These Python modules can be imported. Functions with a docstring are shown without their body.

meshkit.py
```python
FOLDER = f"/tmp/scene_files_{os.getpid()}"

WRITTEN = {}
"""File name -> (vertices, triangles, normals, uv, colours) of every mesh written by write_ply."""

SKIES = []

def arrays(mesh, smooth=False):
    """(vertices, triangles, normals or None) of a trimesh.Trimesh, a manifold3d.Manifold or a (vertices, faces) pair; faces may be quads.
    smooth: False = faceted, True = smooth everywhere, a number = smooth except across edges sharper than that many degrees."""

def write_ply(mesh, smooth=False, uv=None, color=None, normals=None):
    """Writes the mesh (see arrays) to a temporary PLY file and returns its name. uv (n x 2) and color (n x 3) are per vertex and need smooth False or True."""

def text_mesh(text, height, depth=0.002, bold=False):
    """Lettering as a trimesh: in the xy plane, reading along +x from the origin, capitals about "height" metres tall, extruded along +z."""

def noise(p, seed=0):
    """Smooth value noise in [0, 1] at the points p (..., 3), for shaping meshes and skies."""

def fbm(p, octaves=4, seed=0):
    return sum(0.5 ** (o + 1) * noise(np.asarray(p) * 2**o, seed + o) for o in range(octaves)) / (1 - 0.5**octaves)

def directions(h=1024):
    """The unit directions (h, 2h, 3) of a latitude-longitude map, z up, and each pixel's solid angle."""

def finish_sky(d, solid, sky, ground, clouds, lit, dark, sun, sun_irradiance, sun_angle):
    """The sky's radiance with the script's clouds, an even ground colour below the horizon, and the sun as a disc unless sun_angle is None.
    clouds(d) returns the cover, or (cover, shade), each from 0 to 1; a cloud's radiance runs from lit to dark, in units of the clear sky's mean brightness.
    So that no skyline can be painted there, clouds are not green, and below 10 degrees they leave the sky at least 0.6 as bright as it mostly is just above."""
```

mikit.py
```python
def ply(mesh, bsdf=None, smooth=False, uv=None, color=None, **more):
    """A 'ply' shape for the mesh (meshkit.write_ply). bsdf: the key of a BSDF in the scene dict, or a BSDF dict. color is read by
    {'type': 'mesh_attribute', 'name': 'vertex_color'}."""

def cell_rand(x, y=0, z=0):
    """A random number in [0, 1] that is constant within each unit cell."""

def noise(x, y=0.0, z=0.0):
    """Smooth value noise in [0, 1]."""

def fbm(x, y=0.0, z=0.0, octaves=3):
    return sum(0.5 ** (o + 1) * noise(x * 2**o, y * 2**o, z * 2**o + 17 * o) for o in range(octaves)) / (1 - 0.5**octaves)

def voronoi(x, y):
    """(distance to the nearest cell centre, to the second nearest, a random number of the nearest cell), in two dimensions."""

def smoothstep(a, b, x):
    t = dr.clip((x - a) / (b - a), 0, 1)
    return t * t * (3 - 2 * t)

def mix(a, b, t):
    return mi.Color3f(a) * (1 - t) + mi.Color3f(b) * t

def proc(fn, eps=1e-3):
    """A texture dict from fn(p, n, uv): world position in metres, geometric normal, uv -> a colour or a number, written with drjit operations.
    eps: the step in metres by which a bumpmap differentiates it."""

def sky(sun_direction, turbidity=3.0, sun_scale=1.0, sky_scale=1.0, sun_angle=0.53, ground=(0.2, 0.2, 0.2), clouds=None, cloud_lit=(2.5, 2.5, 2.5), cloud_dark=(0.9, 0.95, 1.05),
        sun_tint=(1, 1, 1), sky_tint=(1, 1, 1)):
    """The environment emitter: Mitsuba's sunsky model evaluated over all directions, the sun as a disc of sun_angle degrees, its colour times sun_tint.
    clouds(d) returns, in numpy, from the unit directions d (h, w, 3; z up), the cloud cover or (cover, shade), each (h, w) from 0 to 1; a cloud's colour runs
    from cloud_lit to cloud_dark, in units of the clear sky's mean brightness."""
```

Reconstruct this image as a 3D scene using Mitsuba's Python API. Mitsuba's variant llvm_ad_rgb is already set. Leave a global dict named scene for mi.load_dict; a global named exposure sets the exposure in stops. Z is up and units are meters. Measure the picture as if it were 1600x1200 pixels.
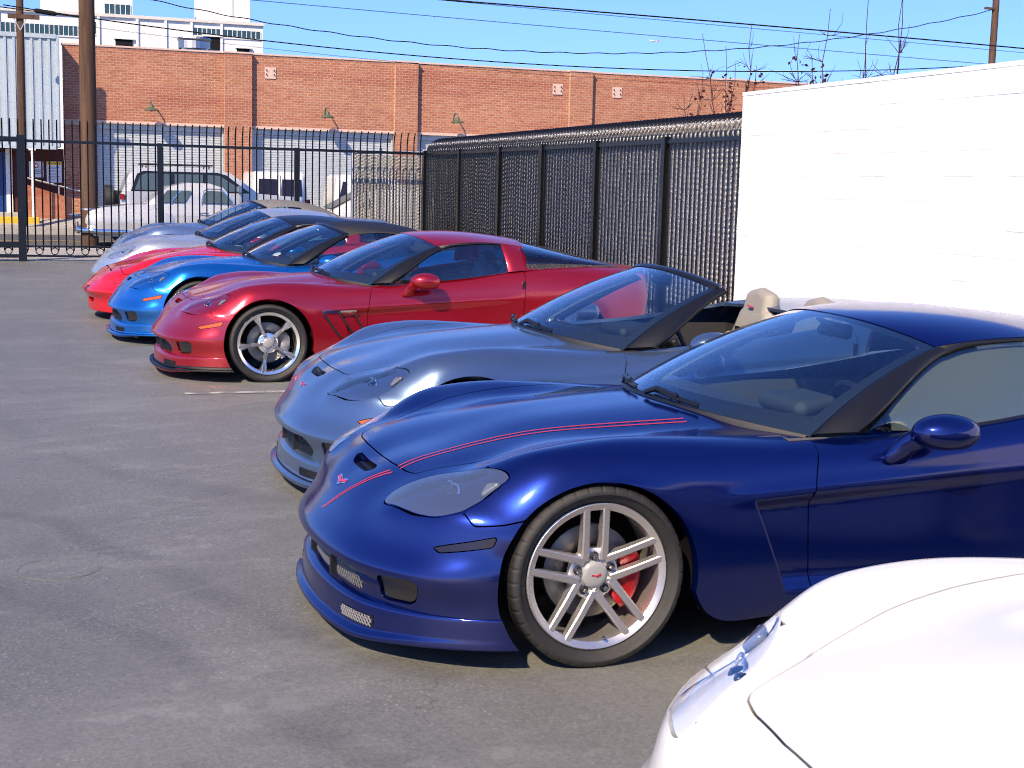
import math, random
import numpy as np, trimesh, shapely
import mitsuba as mi, drjit as dr
import mikit, meshkit
from scipy.interpolate import CubicSpline
from mikit import noise, fbm, voronoi, cell_rand, smoothstep, mix

T = mi.ScalarTransform4f
scene, labels = {}, {}
exposure = 2.3

# ---------------------------------------------------------------- camera
def camera_matrix(pitch, yaw, roll, height):
    p, y, r = np.radians([pitch, yaw, roll])
    cy, sy = np.cos(y), np.sin(y)
    R = np.array([cy, -sy, 0]); F = np.array([sy, cy, 0]); D = np.array([0, 0, -1.0])
    F2 = F * np.cos(p) + D * np.sin(p); D2 = D * np.cos(p) - F * np.sin(p)
    D3 = D2 * np.cos(r) - R * np.sin(r)
    o = np.array([0, 0, height])
    return T().look_at(origin=o.tolist(), target=(o + F2).tolist(), up=(-D3).tolist())
scene['camera'] = {'type': 'perspective', 'fov': 39.97, 'fov_axis': 'x', 'near_clip': 0.05, 'far_clip': 12000.0,
                   'to_world': camera_matrix(7.949, 18.87, -1.465, 1.66)}
# ---------------------------------------------------------------- sun and sky
scene['sky'] = mikit.sky((-0.88, -0.95, 1.12), turbidity=2.6, sun_tint=(1.02, 1.0, 0.96), sky_tint=(0.64, 0.86, 1.50))

# ---------------------------------------------------------------- materials
def proc(fn, eps=1e-3): return mikit.proc(fn, eps)
def rgb(c): return {'type': 'rgb', 'value': list(c)} if not isinstance(c, dict) else c
def mat(key, d, two=True):
    scene[key] = {'type': 'twosided', 'bsdf': d} if two else d
    return key
def plastic(key, c, a=0.1, ior=1.5):
    return mat(key, {'type': 'roughplastic', 'diffuse_reflectance': rgb(c), 'alpha': a, 'int_ior': ior, 'nonlinear': True})
def matte(key, c): return mat(key, {'type': 'diffuse', 'reflectance': rgb(c)})
def metal(key, c, a): return mat(key, {'type': 'roughconductor', 'material': 'none', 'specular_reflectance': rgb(c), 'alpha': a})
def paint(key, base, flake, w=0.5, a=0.28, ior=1.75):
    """Clear-coated car paint: a coloured body under gloss, mixed with metal flake."""
    body = {'type': 'roughplastic', 'diffuse_reflectance': rgb(base), 'alpha': 0.018, 'int_ior': ior, 'nonlinear': True}
    if w <= 0: return mat(key, body)
    fl = {'type': 'principled', 'base_color': rgb(flake), 'metallic': 0.85, 'roughness': a, 'specular': 0.5, 'clearcoat': 1.0, 'clearcoat_gloss': 0.97}
    return mat(key, {'type': 'blendbsdf', 'weight': w, 'a': body, 'b': fl})

paint('paint_dark_blue', (0.001, 0.0045, 0.034), (0.001, 0.037, 0.54), 0.20, 0.26, 1.66)
paint('paint_slate_blue', (0.072, 0.118, 0.21), (0.23, 0.35, 0.57), 0.36, 0.26)
paint('paint_crimson', (0.33, 0.005, 0.016), (0.90, 0.02, 0.05), 0.33, 0.27)
paint('paint_bright_blue', (0.0, 0.095, 0.40), (0.005, 0.32, 0.92), 0.35, 0.27)
paint('paint_scarlet', (0.74, 0.022, 0.04), (0, 0, 0), 0.0)
paint('paint_silver', (0.40, 0.43, 0.46), (0.72, 0.75, 0.78), 0.6, 0.34)
paint('paint_steel_blue', (0.12, 0.19, 0.33), (0.34, 0.46, 0.66), 0.55, 0.32)
paint('paint_white', (0.88, 0.88, 0.86), (0, 0, 0), 0.0)
paint('paint_old_silver', (0.66, 0.66, 0.64), (0.80, 0.80, 0.78), 0.35, 0.42)
paint('paint_van_white', (0.80, 0.80, 0.79), (0, 0, 0), 0.0, ior=1.5)
plastic('black_trim', (0.02, 0.02, 0.021), 0.22)
plastic('pillar_trim', (0.020, 0.020, 0.021), 0.20)
plastic('frit_black', (0.004, 0.004, 0.005), 0.5)
plastic('black_plastic', (0.014, 0.014, 0.015), 0.35)
matte('underside', (0.012, 0.012, 0.013))
mat('rubber', {'type': 'roughplastic', 'alpha': 0.42, 'int_ior': 1.4, 'diffuse_reflectance': proc(lambda p, n, uv: mix((0.022, 0.022, 0.022), (0.040, 0.039, 0.038), fbm(p.x * 9, p.y * 9, p.z * 9)))})
mat('alloy', {'type': 'blendbsdf', 'weight': 0.36, 'a': {'type': 'roughconductor', 'material': 'none', 'specular_reflectance': rgb((0.80, 0.77, 0.76)), 'alpha': 0.20}, 'b': {'type': 'diffuse', 'reflectance': rgb((0.32, 0.305, 0.30))}})
mat('wheel_chrome', {'type': 'blendbsdf', 'weight': 0.10, 'a': {'type': 'roughconductor', 'material': 'none', 'specular_reflectance': rgb((0.92, 0.92, 0.93)), 'alpha': 0.05}, 'b': {'type': 'diffuse', 'reflectance': rgb((0.62, 0.62, 0.63))}})
metal('alloy_edge', (0.85, 0.84, 0.84), 0.25)
metal('chrome', (0.86, 0.86, 0.87), 0.03)
metal('brake_steel', (0.16, 0.155, 0.15), 0.35)
metal('steel', (0.55, 0.55, 0.56), 0.25)
metal('reflector', (0.66, 0.69, 0.74), 0.36)
plastic('grille_grey', (0.16, 0.16, 0.165), 0.25)
plastic('caliper_red', (0.55, 0.015, 0.02), 0.12)
plastic('caliper_grey', (0.35, 0.35, 0.36), 0.25)
plastic('amber_lens', (0.75, 0.22, 0.01), 0.05, 1.6)
plastic('smoked_lens', (0.035, 0.014, 0.010), 0.05, 1.6)
plastic('tail_red', (0.50, 0.012, 0.012), 0.05, 1.6)
plastic('fog_lens', (0.045, 0.042, 0.04), 0.10, 1.6)
plastic('stripe_red', (0.62, 0.05, 0.08), 0.05)
plastic('emblem_red', (0.65, 0.03, 0.06), 0.08)
plastic('leather_beige', (0.52, 0.49, 0.42), 0.35)
plastic('leather_dark', (0.05, 0.048, 0.046), 0.35)
plastic('interior_grey', (0.075, 0.07, 0.066), 0.4)
plastic('dash_beige', (0.16, 0.155, 0.14), 0.5)
mat('soft_top_black', {'type': 'roughplastic', 'alpha': 0.6, 'diffuse_reflectance': proc(lambda p, n, uv: mix((0.020, 0.018, 0.016), (0.034, 0.030, 0.026), noise(p.x * 60, p.y * 60, p.z * 60)))})
matte('soft_top_grey', (0.17, 0.165, 0.16))
scene['glass'] = {'type': 'thindielectric', 'int_ior': 1.80, 'specular_transmittance': rgb((0.62, 0.76, 0.76))}
scene['glass_dark'] = {'type': 'thindielectric', 'int_ior': 1.52, 'specular_transmittance': rgb((0.20, 0.22, 0.22))}
scene['lens'] = {'type': 'thindielectric', 'int_ior': 1.40, 'specular_transmittance': rgb((0.95, 0.96, 0.98))}
metal('mirror_glass', (0.80, 0.83, 0.84), 0.01)
scene['lens_hazed'] = {'type': 'blendbsdf', 'weight': 0.11, 'a': {'type': 'thindielectric', 'int_ior': 1.6, 'specular_transmittance': rgb((0.85, 0.90, 0.95))}, 'b': {'type': 'twosided', 'bsdf': {'type': 'diffuse', 'reflectance': rgb((0.34, 0.43, 0.54))}}}
plastic('projector_glass', (0.02, 0.05, 0.12), 0.03, 1.8)
plastic('indicator_glass', (0.30, 0.31, 0.33), 0.15, 1.6)
plastic('mesh_bright', (0.36, 0.36, 0.37), 0.25)
plastic('mesh_grey', (0.22, 0.22, 0.225), 0.25)
matte('panel_grey', (0.165, 0.15, 0.125))

def asphalt(p, n, uv):
    big = fbm(p.x * 0.55 + 3.1, p.y * 0.42 + 7.7, 0.0, octaves=4)
    mid = fbm(p.x * 2.3 + 11, p.y * 1.6 + 4, 1.0, octaves=4)
    fine = noise(p.x * 95, p.y * 95, 2.0)
    fine2 = noise(p.x * 230, p.y * 230, 5.0)
    # dark tyre arcs worn into the lot where cars swing into the stalls
    def arc(pts, width):
        d = mi.Float(99.0)
        wx, wy = p.x + 0.10 * (noise(p.x * 2.2, p.y * 2.2, 3.0) - 0.5), p.y + 0.16 * (noise(p.x * 2.2, p.y * 2.2, 8.0) - 0.5)
        for (ax, ay), (bx, by) in zip(pts[:-1], pts[1:]):
            L2 = (bx - ax) ** 2 + (by - ay) ** 2; t = dr.clip(((wx - ax) * (bx - ax) + (wy - ay) * (by - ay)) / L2, 0, 1)
            d = dr.minimum(d, dr.sqrt(dr.square(wx - ax - t * (bx - ax)) + dr.square(wy - ay - t * (by - ay))))
        return (1 - smoothstep(0.02, width, d)) * smoothstep(0.15, 0.6, fbm(p.x * 3.1, p.y * 3.1, 4.0, octaves=3))
    tr = arc([(-1.2, 8.6), (-0.5, 7.6), (0.066, 7.05), (0.221, 6.49), (0.388, 6.21), (0.657, 5.56), (0.863, 5.19), (1.3, 4.4)], 0.13)
    tr = dr.maximum(tr, arc([(-1.0, 6.9), (-0.003, 5.73), (0.273, 5.17), (0.462, 4.68), (0.675, 4.32), (0.84, 3.88), (1.2, 3.1)], 0.12))
    tr = dr.maximum(tr, 0.6 * arc([(-0.9, 11.5), (-0.3, 10.2), (0.1, 8.9), (0.6, 7.9), (1.2, 7.3)], 0.15))
    lane = 1 - smoothstep(0.1, 0.9, dr.abs(p.x + 0.1 + 0.3 * noise(p.y * 0.2, 1.0, 9.0)))
    oil = smoothstep(0.71, 0.80, noise(p.x * 2.6 + 4, p.y * 2.6 + 1, 2.0)) * smoothstep(0.45, 0.6, noise(p.x * 0.5, p.y * 0.5, 14.0))
    v = 0.200 + 0.030 * (big - 0.5) + 0.034 * (mid - 0.5) + 0.050 * (fine - 0.5) + 0.045 * (fine2 - 0.5)
    v = v * (1 - 0.17 * tr) * (1 - 0.08 * lane) * (1 - 0.06 * oil)
    worn = smoothstep(0.58, 0.72, fbm(p.x * 1.1 + 31, p.y * 2.7 + 5, 7.0, octaves=4))
    v = v + 0.022 * worn
    spk = smoothstep(0.86, 0.92, cell_rand(dr.floor(p.x * 120), dr.floor(p.y * 120), 3)) * smoothstep(0.35, 0.65, noise(p.x * 3, p.y * 3, 8.0))
    v = v + 0.10 * spk * cell_rand(dr.floor(p.x * 120), dr.floor(p.y * 120), 9)
    scuff = smoothstep(0.60, 0.80, fbm((p.x + 0.6 * p.y) * 0.9 + 17, (p.y - 0.6 * p.x) * 6.0 + 2, 3.0, octaves=4))
    v = v + 0.016 * scuff
    pale = smoothstep(0.60, 0.72, fbm(p.x * 1.7 + 5, p.y * 4.6 + 8, 11.0, octaves=5)) * smoothstep(0.45, 0.7, noise(p.x * 14, p.y * 20, 3.0))
    v = v + 0.030 * pale
    wob = 0.10 * fbm(p.x * 3.0, p.y * 3.0, 21.0) + 0.03 * noise(p.x * 22, p.y * 22, 2.0)
    f1, f2, w = voronoi(p.x * 0.42 + 3 * wob, p.y * 0.30 + 3 * wob + 0.4)
    crack = (1 - smoothstep(0.0, 0.004, f2 - f1)) * smoothstep(0.50, 0.62, noise(p.x * 0.9 + 3, p.y * 0.9, 12.0))
    v = v * (1 - 0.28 * crack)
    v = v * (1 + 0.12 * smoothstep(5.0, 13.0, p.y + 0.8 * noise(p.x, p.y, 1.0)))   # the lot turns paler with distance from the camera
    return mi.Color3f(v * 0.985, v * 1.0, v * 0.925)
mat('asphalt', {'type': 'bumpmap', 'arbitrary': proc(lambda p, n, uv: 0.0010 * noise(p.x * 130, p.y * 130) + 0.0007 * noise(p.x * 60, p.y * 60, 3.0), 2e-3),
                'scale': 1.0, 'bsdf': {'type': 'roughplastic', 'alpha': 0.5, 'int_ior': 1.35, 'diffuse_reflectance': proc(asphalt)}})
mat('street_asphalt', {'type': 'diffuse', 'reflectance': proc(lambda p, n, uv: mix((0.085, 0.085, 0.088), (0.13, 0.128, 0.125), fbm(p.x * 0.9, p.y * 3.0, 0.0)))})
def concrete_fn(a, b):
    return proc(lambda p, n, uv: mix(a, b, 0.6 * fbm(p.x * 1.5, p.y * 1.5, p.z * 1.5, octaves=4) + 0.4 * noise(p.x * 40, p.y * 40, p.z * 40)))
mat('concrete', {'type': 'diffuse', 'reflectance': concrete_fn((0.27, 0.255, 0.23), (0.44, 0.42, 0.38))})
mat('line_white', {'type': 'diffuse', 'reflectance': proc(lambda p, n, uv: mix((0.17, 0.165, 0.16), (0.42, 0.41, 0.39), smoothstep(0.25, 0.75, fbm(p.x * 9, p.y * 25, 0.0))))})
matte('line_yellow', (0.60, 0.40, 0.05))
mat('block_paint', {'type': 'bumpmap', 'arbitrary': proc(lambda p, n, uv: 0.003 * noise(p.x * 70, p.y * 70, p.z * 70), 2e-3), 'scale': 1.0,
                    'bsdf': {'type': 'diffuse', 'reflectance': proc(lambda p, n, uv: mix((0.84, 0.84, 0.83), (0.88, 0.88, 0.87), fbm(p.x * 3, p.y * 3, p.z * 3)))}})
mat('block_joint', {'type': 'diffuse', 'reflectance': rgb((0.80, 0.80, 0.79))})
def brick_tone(p, n, uv):
    r = cell_rand(dr.floor((p.x + 100) / 0.2032 + 0.5 * dr.floor(p.z / 0.0753 - 2 * dr.floor(p.z / 0.1506))), dr.floor(p.z / 0.0753), 4)
    band = fbm(p.x * 0.25, p.z * 2.2, 3.0)
    c = mix((0.43, 0.165, 0.100), (0.53, 0.245, 0.150), r)
    c = mix(c, (0.36, 0.100, 0.070), smoothstep(0.52, 0.75, band) * 0.7 * smoothstep(0.3, 0.7, r + 0.2))
    stain = 0.86 + 0.22 * fbm(p.x * 0.6, p.z * 0.9, 5.0, octaves=4)
    return c * (0.74 + 0.16 * noise(p.x * 60, p.y * 60, p.z * 60)) * stain
mat('brick', {'type': 'diffuse', 'reflectance': proc(brick_tone)})
mat('mortar', {'type': 'diffuse', 'reflectance': proc(lambda p, n, uv: mix((0.40, 0.29, 0.215), (0.54, 0.42, 0.33), fbm(p.x * 2, p.y * 2, p.z * 2)))})
matte('brick_brown', (0.10, 0.035, 0.03))
plastic('iron_black', (0.012, 0.012, 0.013), 0.12)
metal('galvanized', (0.52, 0.52, 0.51), 0.3)
mat('slat_tan', {'type': 'roughplastic', 'alpha': 0.25, 'diffuse_reflectance': proc(lambda p, n, uv: mix((0.50, 0.49, 0.46), (0.80, 0.785, 0.74), noise(p.x * 60, p.y * 60, p.z * 85)))})
mat('slat_beige', {'type': 'roughplastic', 'alpha': 0.3, 'diffuse_reflectance': proc(lambda p, n, uv: mix((0.27, 0.26, 0.235), (0.42, 0.405, 0.37), noise(p.x * 60, p.y * 60, p.z * 40)))})
mat('door_blue_white', {'type': 'roughplastic', 'alpha': 0.3, 'diffuse_reflectance': rgb((0.50, 0.55, 0.58))})
mat('siding_blue', {'type': 'roughplastic', 'alpha': 0.3, 'diffuse_reflectance': rgb((0.44, 0.53, 0.60))})
matte('white_stucco', (0.74, 0.74, 0.73))
matte('cream_trim', (0.62, 0.60, 0.55))
plastic('window_teal', (0.07, 0.16, 0.18), 0.06, 1.6)
plastic('window_pale', (0.16, 0.22, 0.23), 0.05, 1.6)
matte('opening_dark', (0.018, 0.018, 0.02))
matte('plate_pink', (0.60, 0.44, 0.37))
plastic('lamp_green', (0.17, 0.23, 0.15), 0.25)
plastic('door_blue', (0.02, 0.10, 0.38), 0.25)
matte('paper_white', (0.75, 0.75, 0.76)); matte('paper_yellow', (0.75, 0.66, 0.08)); matte('ink_red', (0.55, 0.04, 0.03)); matte('ink_grey', (0.22, 0.22, 0.28))
def wood_fn(p, n, uv):
    g = fbm(p.x * 26, p.y * 26, p.z * 1.3, octaves=4)
    return mix((0.055, 0.034, 0.024), (0.155, 0.098, 0.070), g) * (0.8 + 0.4 * noise(p.x * 7, p.y * 7, p.z * 0.5))
mat('pole_wood', {'type': 'diffuse', 'reflectance': proc(wood_fn)})
matte('wire_black', (0.02, 0.02, 0.022))
matte('twig', (0.075, 0.045, 0.045))
mat('leaf_purple', {'type': 'diffuse', 'reflectance': rgb((0.055, 0.022, 0.032))})
mat('far_terrain', {'type': 'diffuse', 'reflectance': rgb((0.14, 0.135, 0.12))})
matte('manhole_iron', (0.115, 0.11, 0.10))
plastic('cap_silver', (0.50, 0.50, 0.50), 0.15)
plastic('leather_grey', (0.26, 0.25, 0.23), 0.4)

# ---------------------------------------------------------------- mesh helpers
def put(key, mesh, m, smooth=False, to_world=None, **more):
    base, k = key, 0
    while key in scene:
        k += 1; key = f'{base}_{k:03d}'
    d = mikit.ply(mesh, m, smooth=smooth, **more)
    if to_world is not None: d['to_world'] = to_world
    scene[key] = d
    return key
def put_n(key, M, m, to_world=None):
    """Adds a mesh with given normals (a dict V, N, F)."""
    base, k = key, 0
    while key in scene:
        k += 1; key = f'{base}_{k:03d}'
    d = dict(M['ply']) if 'ply' in M else ply_n(M)
    d['bsdf'] = {'type': 'ref', 'id': m}
    if to_world is not None: d['to_world'] = to_world
    scene[key] = d
    return key
def ply_n(M):
    path = meshkit.write_ply((M['V'], M['F']), smooth=True, normals=M['N'])
    return {'type': 'ply', 'filename': path, 'face_normals': False}
def add_shape(key, d, m, to_world=None):
    base, k = key, 0
    while key in scene:
        k += 1; key = f'{base}_{k:03d}'
    d = dict(d); d['bsdf'] = {'type': 'ref', 'id': m}
    if to_world is not None: d['to_world'] = to_world
    scene[key] = d
    return key
def name_of(base):
    key, k = base, 0
    while key in labels:
        k += 1; key = f'{base}_{k:03d}'
    return key
def thing(base, label, category, group=None):
    key = name_of(base)
    labels[key] = {'label': label, 'category': category}
    if group: labels[key]['group'] = group
    return key
def structure(key, mesh, m, smooth=False):
    k = put(key, mesh, m, smooth); labels[k] = {'kind': 'structure'}; return k
def box(x0, x1, y0, y1, z0, z1):
    return trimesh.creation.box(bounds=[[x0, y0, z0], [x1, y1, z1]])
def cat(ms): return trimesh.util.concatenate(ms)
def tube(pts, r, n=6, closed=False):
    """A tube along a polyline with radius r (number or list)."""
    P = np.asarray(pts, float); m = len(P)
    rr = np.broadcast_to(np.asarray(r, float), (m,))
    t = np.gradient(P, axis=0) if m > 2 else np.repeat(P[1:] - P[:1], 2, 0)
    if closed: t = np.roll(P, -1, 0) - np.roll(P, 1, 0)
    t /= np.linalg.norm(t, axis=1, keepdims=True)
    up = np.eye(3)[[2, 0, 1]][int(np.argmin([np.abs(t[:, j]).max() for j in (2, 0, 1)]))]
    V = []
    for k in range(m):
        a = np.cross(t[k], up); a /= np.linalg.norm(a); b = np.cross(t[k], a)
        th = np.arange(n) / n * 2 * np.pi
        V.append(P[k] + rr[k] * (np.cos(th)[:, None] * a + np.sin(th)[:, None] * b))
    V = np.vstack(V); F = []
    for k in range(m if closed else m - 1):
        k2 = (k + 1) % m
        for i in range(n):
            j = (i + 1) % n
            F += [[k * n + i, k * n + j, k2 * n + j], [k * n + i, k2 * n + j, k2 * n + i]]
    if not closed:
        c0, c1 = len(V), len(V) + 1
        V = np.vstack([V, P[:1], P[-1:]])
        for i in range(n):
            j = (i + 1) % n
            F += [[c0, j, i], [c1, (m - 1) * n + i, (m - 1) * n + j]]
    return trimesh.Trimesh(V, F, process=False)
def grid_mesh(P, flip=False):
    """Mesh with normals from an (a, b, 3) grid."""
    a, b = P.shape[:2]
    du = np.gradient(P, axis=0); dv = np.gradient(P, axis=1)
    N = np.cross(du, dv); N /= np.maximum(np.linalg.norm(N, axis=2, keepdims=True), 1e-12)
    i = np.arange(a * b).reshape(a, b)
    F = np.concatenate([np.stack([i[:-1, :-1], i[1:, :-1], i[1:, 1:]], -1).reshape(-1, 3), np.stack([i[:-1, :-1], i[1:, 1:], i[:-1, 1:]], -1).reshape(-1, 3)])
    if flip: N = -N; F = F[:, ::-1]
    return {'V': P.reshape(-1, 3), 'N': N.reshape(-1, 3), 'F': F}
def lathe(profile, n=48, axis='y'):
    profile = [(max(r, 2e-4), o) for r, o in profile]
    # revolves (radius, offset) points about the axis
    pr = np.asarray(profile, float); th = np.arange(n + 1) / n * 2 * np.pi
    X = pr[None, :, 0] * np.cos(th)[:, None]; Z = pr[None, :, 0] * np.sin(th)[:, None]; Y = np.broadcast_to(pr[None, :, 1], X.shape)
    P = np.stack([X, Y, Z], -1) if axis == 'y' else np.stack([X, Z, Y], -1)
    return grid_mesh(P)
def to_tri(M): return trimesh.Trimesh(M['V'], M['F'], process=False)
def merge(*Ms):
    V, N, F, o = [], [], [], 0
    for M in Ms:
        V.append(M['V']); N.append(M['N']); F.append(M['F'] + o); o += len(M['V'])
    return {'V': np.vstack(V), 'N': np.vstack(N), 'F': np.vstack(F)}
def mirror(M):
    s = np.array([1, -1, 1.0])
    return {'V': M['V'] * s, 'N': M['N'] * s, 'F': M['F'][:, ::-1]}
def clip(M, d):
    """Keeps the part of a mesh where the per-vertex field d is positive, cutting the triangles along d = 0."""
    V, N, F = M['V'], M['N'], M['F']
    s = d[F] > 0; c = s.sum(1)
    keep = F[c == 3]; newV, newN, nf = [], [], []
    edge = {}
    def cut(a, b):
        k = (a, b) if a < b else (b, a)
        if k not in edge:
            t = d[a] / (d[a] - d[b])
            edge[k] = len(V) + len(newV)
            newV.append(V[a] + t * (V[b] - V[a])); newN.append(N[a] + t * (N[b] - N[a]))
        return edge[k]
    for f, sf, cc in zip(F[(c > 0) & (c < 3)], s[(c > 0) & (c < 3)], c[(c > 0) & (c < 3)]):
        if cc == 1:
            i = int(np.argmax(sf)); a, b, e = f[i], f[(i + 1) % 3], f[(i + 2) % 3]
            nf.append([a, cut(a, b), cut(a, e)])
        else:
            i = int(np.argmin(sf)); a, b, e = f[i], f[(i + 1) % 3], f[(i + 2) % 3]
            p, q = cut(a, b), cut(a, e)
            nf += [[p, b, e], [p, e, q]]
    if newV: V = np.vstack([V, newV]); N = np.vstack([N, newN])
    F = np.vstack([keep, np.array(nf, int).reshape(-1, 3)]) if nf else keep
    used = np.unique(F); re = np.full(len(V), -1); re[used] = np.arange(len(used))
    N = N[used] / np.maximum(np.linalg.norm(N[used], axis=1, keepdims=True), 1e-12)
    return {'V': V[used], 'N': N, 'F': re[F]}
def lips(M, depth, pick=None):
    """Turns the cut edges of a panel inwards."""
    F, V, N = M['F'], M['V'], M['N']
    e = np.vstack([F[:, [0, 1]], F[:, [1, 2]], F[:, [2, 0]]])
    k = np.sort(e, 1); key = k[:, 0].astype(np.int64) * len(V) + k[:, 1]
    u, inv, cnt = np.unique(key, return_inverse=True, return_counts=True)
    b = e[cnt[inv] == 1]
    on = (np.abs(V[b[:, 0], 1]) < 1e-4) & (np.abs(V[b[:, 1], 1]) < 1e-4)
    b = b[~on]
    if pick is not None: b = b[pick((V[b[:, 0]] + V[b[:, 1]]) / 2)]
    if not len(b): return M
    A, B = V[b[:, 0]], V[b[:, 1]]; A2, B2 = A - depth * N[b[:, 0]], B - depth * N[b[:, 1]]
    n = np.cross(B - A, -N[b[:, 0]]); n = -n / np.maximum(np.linalg.norm(n, axis=1, keepdims=True), 1e-12)
    m = len(b); i = np.arange(m)
    f = np.vstack([np.stack([i, i + 2 * m, i + m], 1), np.stack([i + m, i + 2 * m, i + 3 * m], 1)])
    return merge(M, {'V': np.vstack([A, B, A2, B2]), 'N': np.vstack([n, n, n, n]), 'F': f})
def poly_field(P, pts, r=0.0):
    """Signed distance to a polygon (positive inside), its corners rounded by r."""
    g = shapely.Polygon(pts)
    if r: g = g.buffer(-r).buffer(2 * r).buffer(-r)
    shapely.prepare(g)
    q = shapely.points(P)
    return np.where(shapely.contains(g, q), 1.0, -1.0) * shapely.distance(g.boundary, q)
def hull_spheres(sp, sub=2):
    import manifold3d as m3
    return m3.Manifold.batch_hull([m3.Manifold.sphere(r, 32).translate(list(c)) for c, r in sp])
def m_to_tri(m):
    q = m.to_mesh(); return trimesh.Trimesh(q.vert_properties[:, :3], q.tri_verts, process=False)
def rounded_box(x0, x1, y0, y1, z0, z1, r=0.02):
    return m_to_tri(hull_spheres([((x, y, z), r) for x in (x0 + r, x1 - r) for y in (y0 + r, y1 - r) for z in (z0 + r, z1 - r)]))
def bars(segs, w, h=None):
    """Straight square bars between point pairs."""
    out = []
    for a, b in segs:
        a, b = np.asarray(a, float), np.asarray(b, float); L = np.linalg.norm(b - a)
        m = trimesh.creation.box(extents=[w, h or w, L])
        m.apply_transform(trimesh.geometry.align_vectors([0, 0, 1], (b - a) / L)); m.apply_translation((a + b) / 2); out.append(m)
    return cat(out)
GY, GZ = [-60, 18, 21, 23, 26, 31], [0, 0, .05, .11, .20, .20]
def gz(y): return float(np.interp(y, GY, GZ))          # the lot rises gently towards the street
# ---------------------------------------------------------------- the sports car body
# Local frame: x = 0 at the front axle and grows to the tail, y sideways, z up. Ribs run from the centre line to the lower edge.
WB, AXZ = 2.685, 0.322
PLAN_Y = np.array([0, .20, .40, .56, .68, .77, .84, .885, .905, .914])
PLAN_X = np.array([0, .010, .042, .096, .158, .222, .305, .395, .468, .53])
def fascia(z, x0, zs, end):
    r = [(x0 + PLAN_X[i], PLAN_Y[i], z + (zs - z) * (PLAN_X[i] / .53)) for i in range(9)]
    return r + [end]
def arc_front(a, y=.913): return (-.35 * math.cos(math.radians(a)), y, AXZ + .35 * math.sin(math.radians(a)))
def arc_rear(a, y=.915): return (WB - .35 * math.cos(math.radians(a)), y, AXZ + .35 * math.sin(math.radians(a)))
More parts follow.
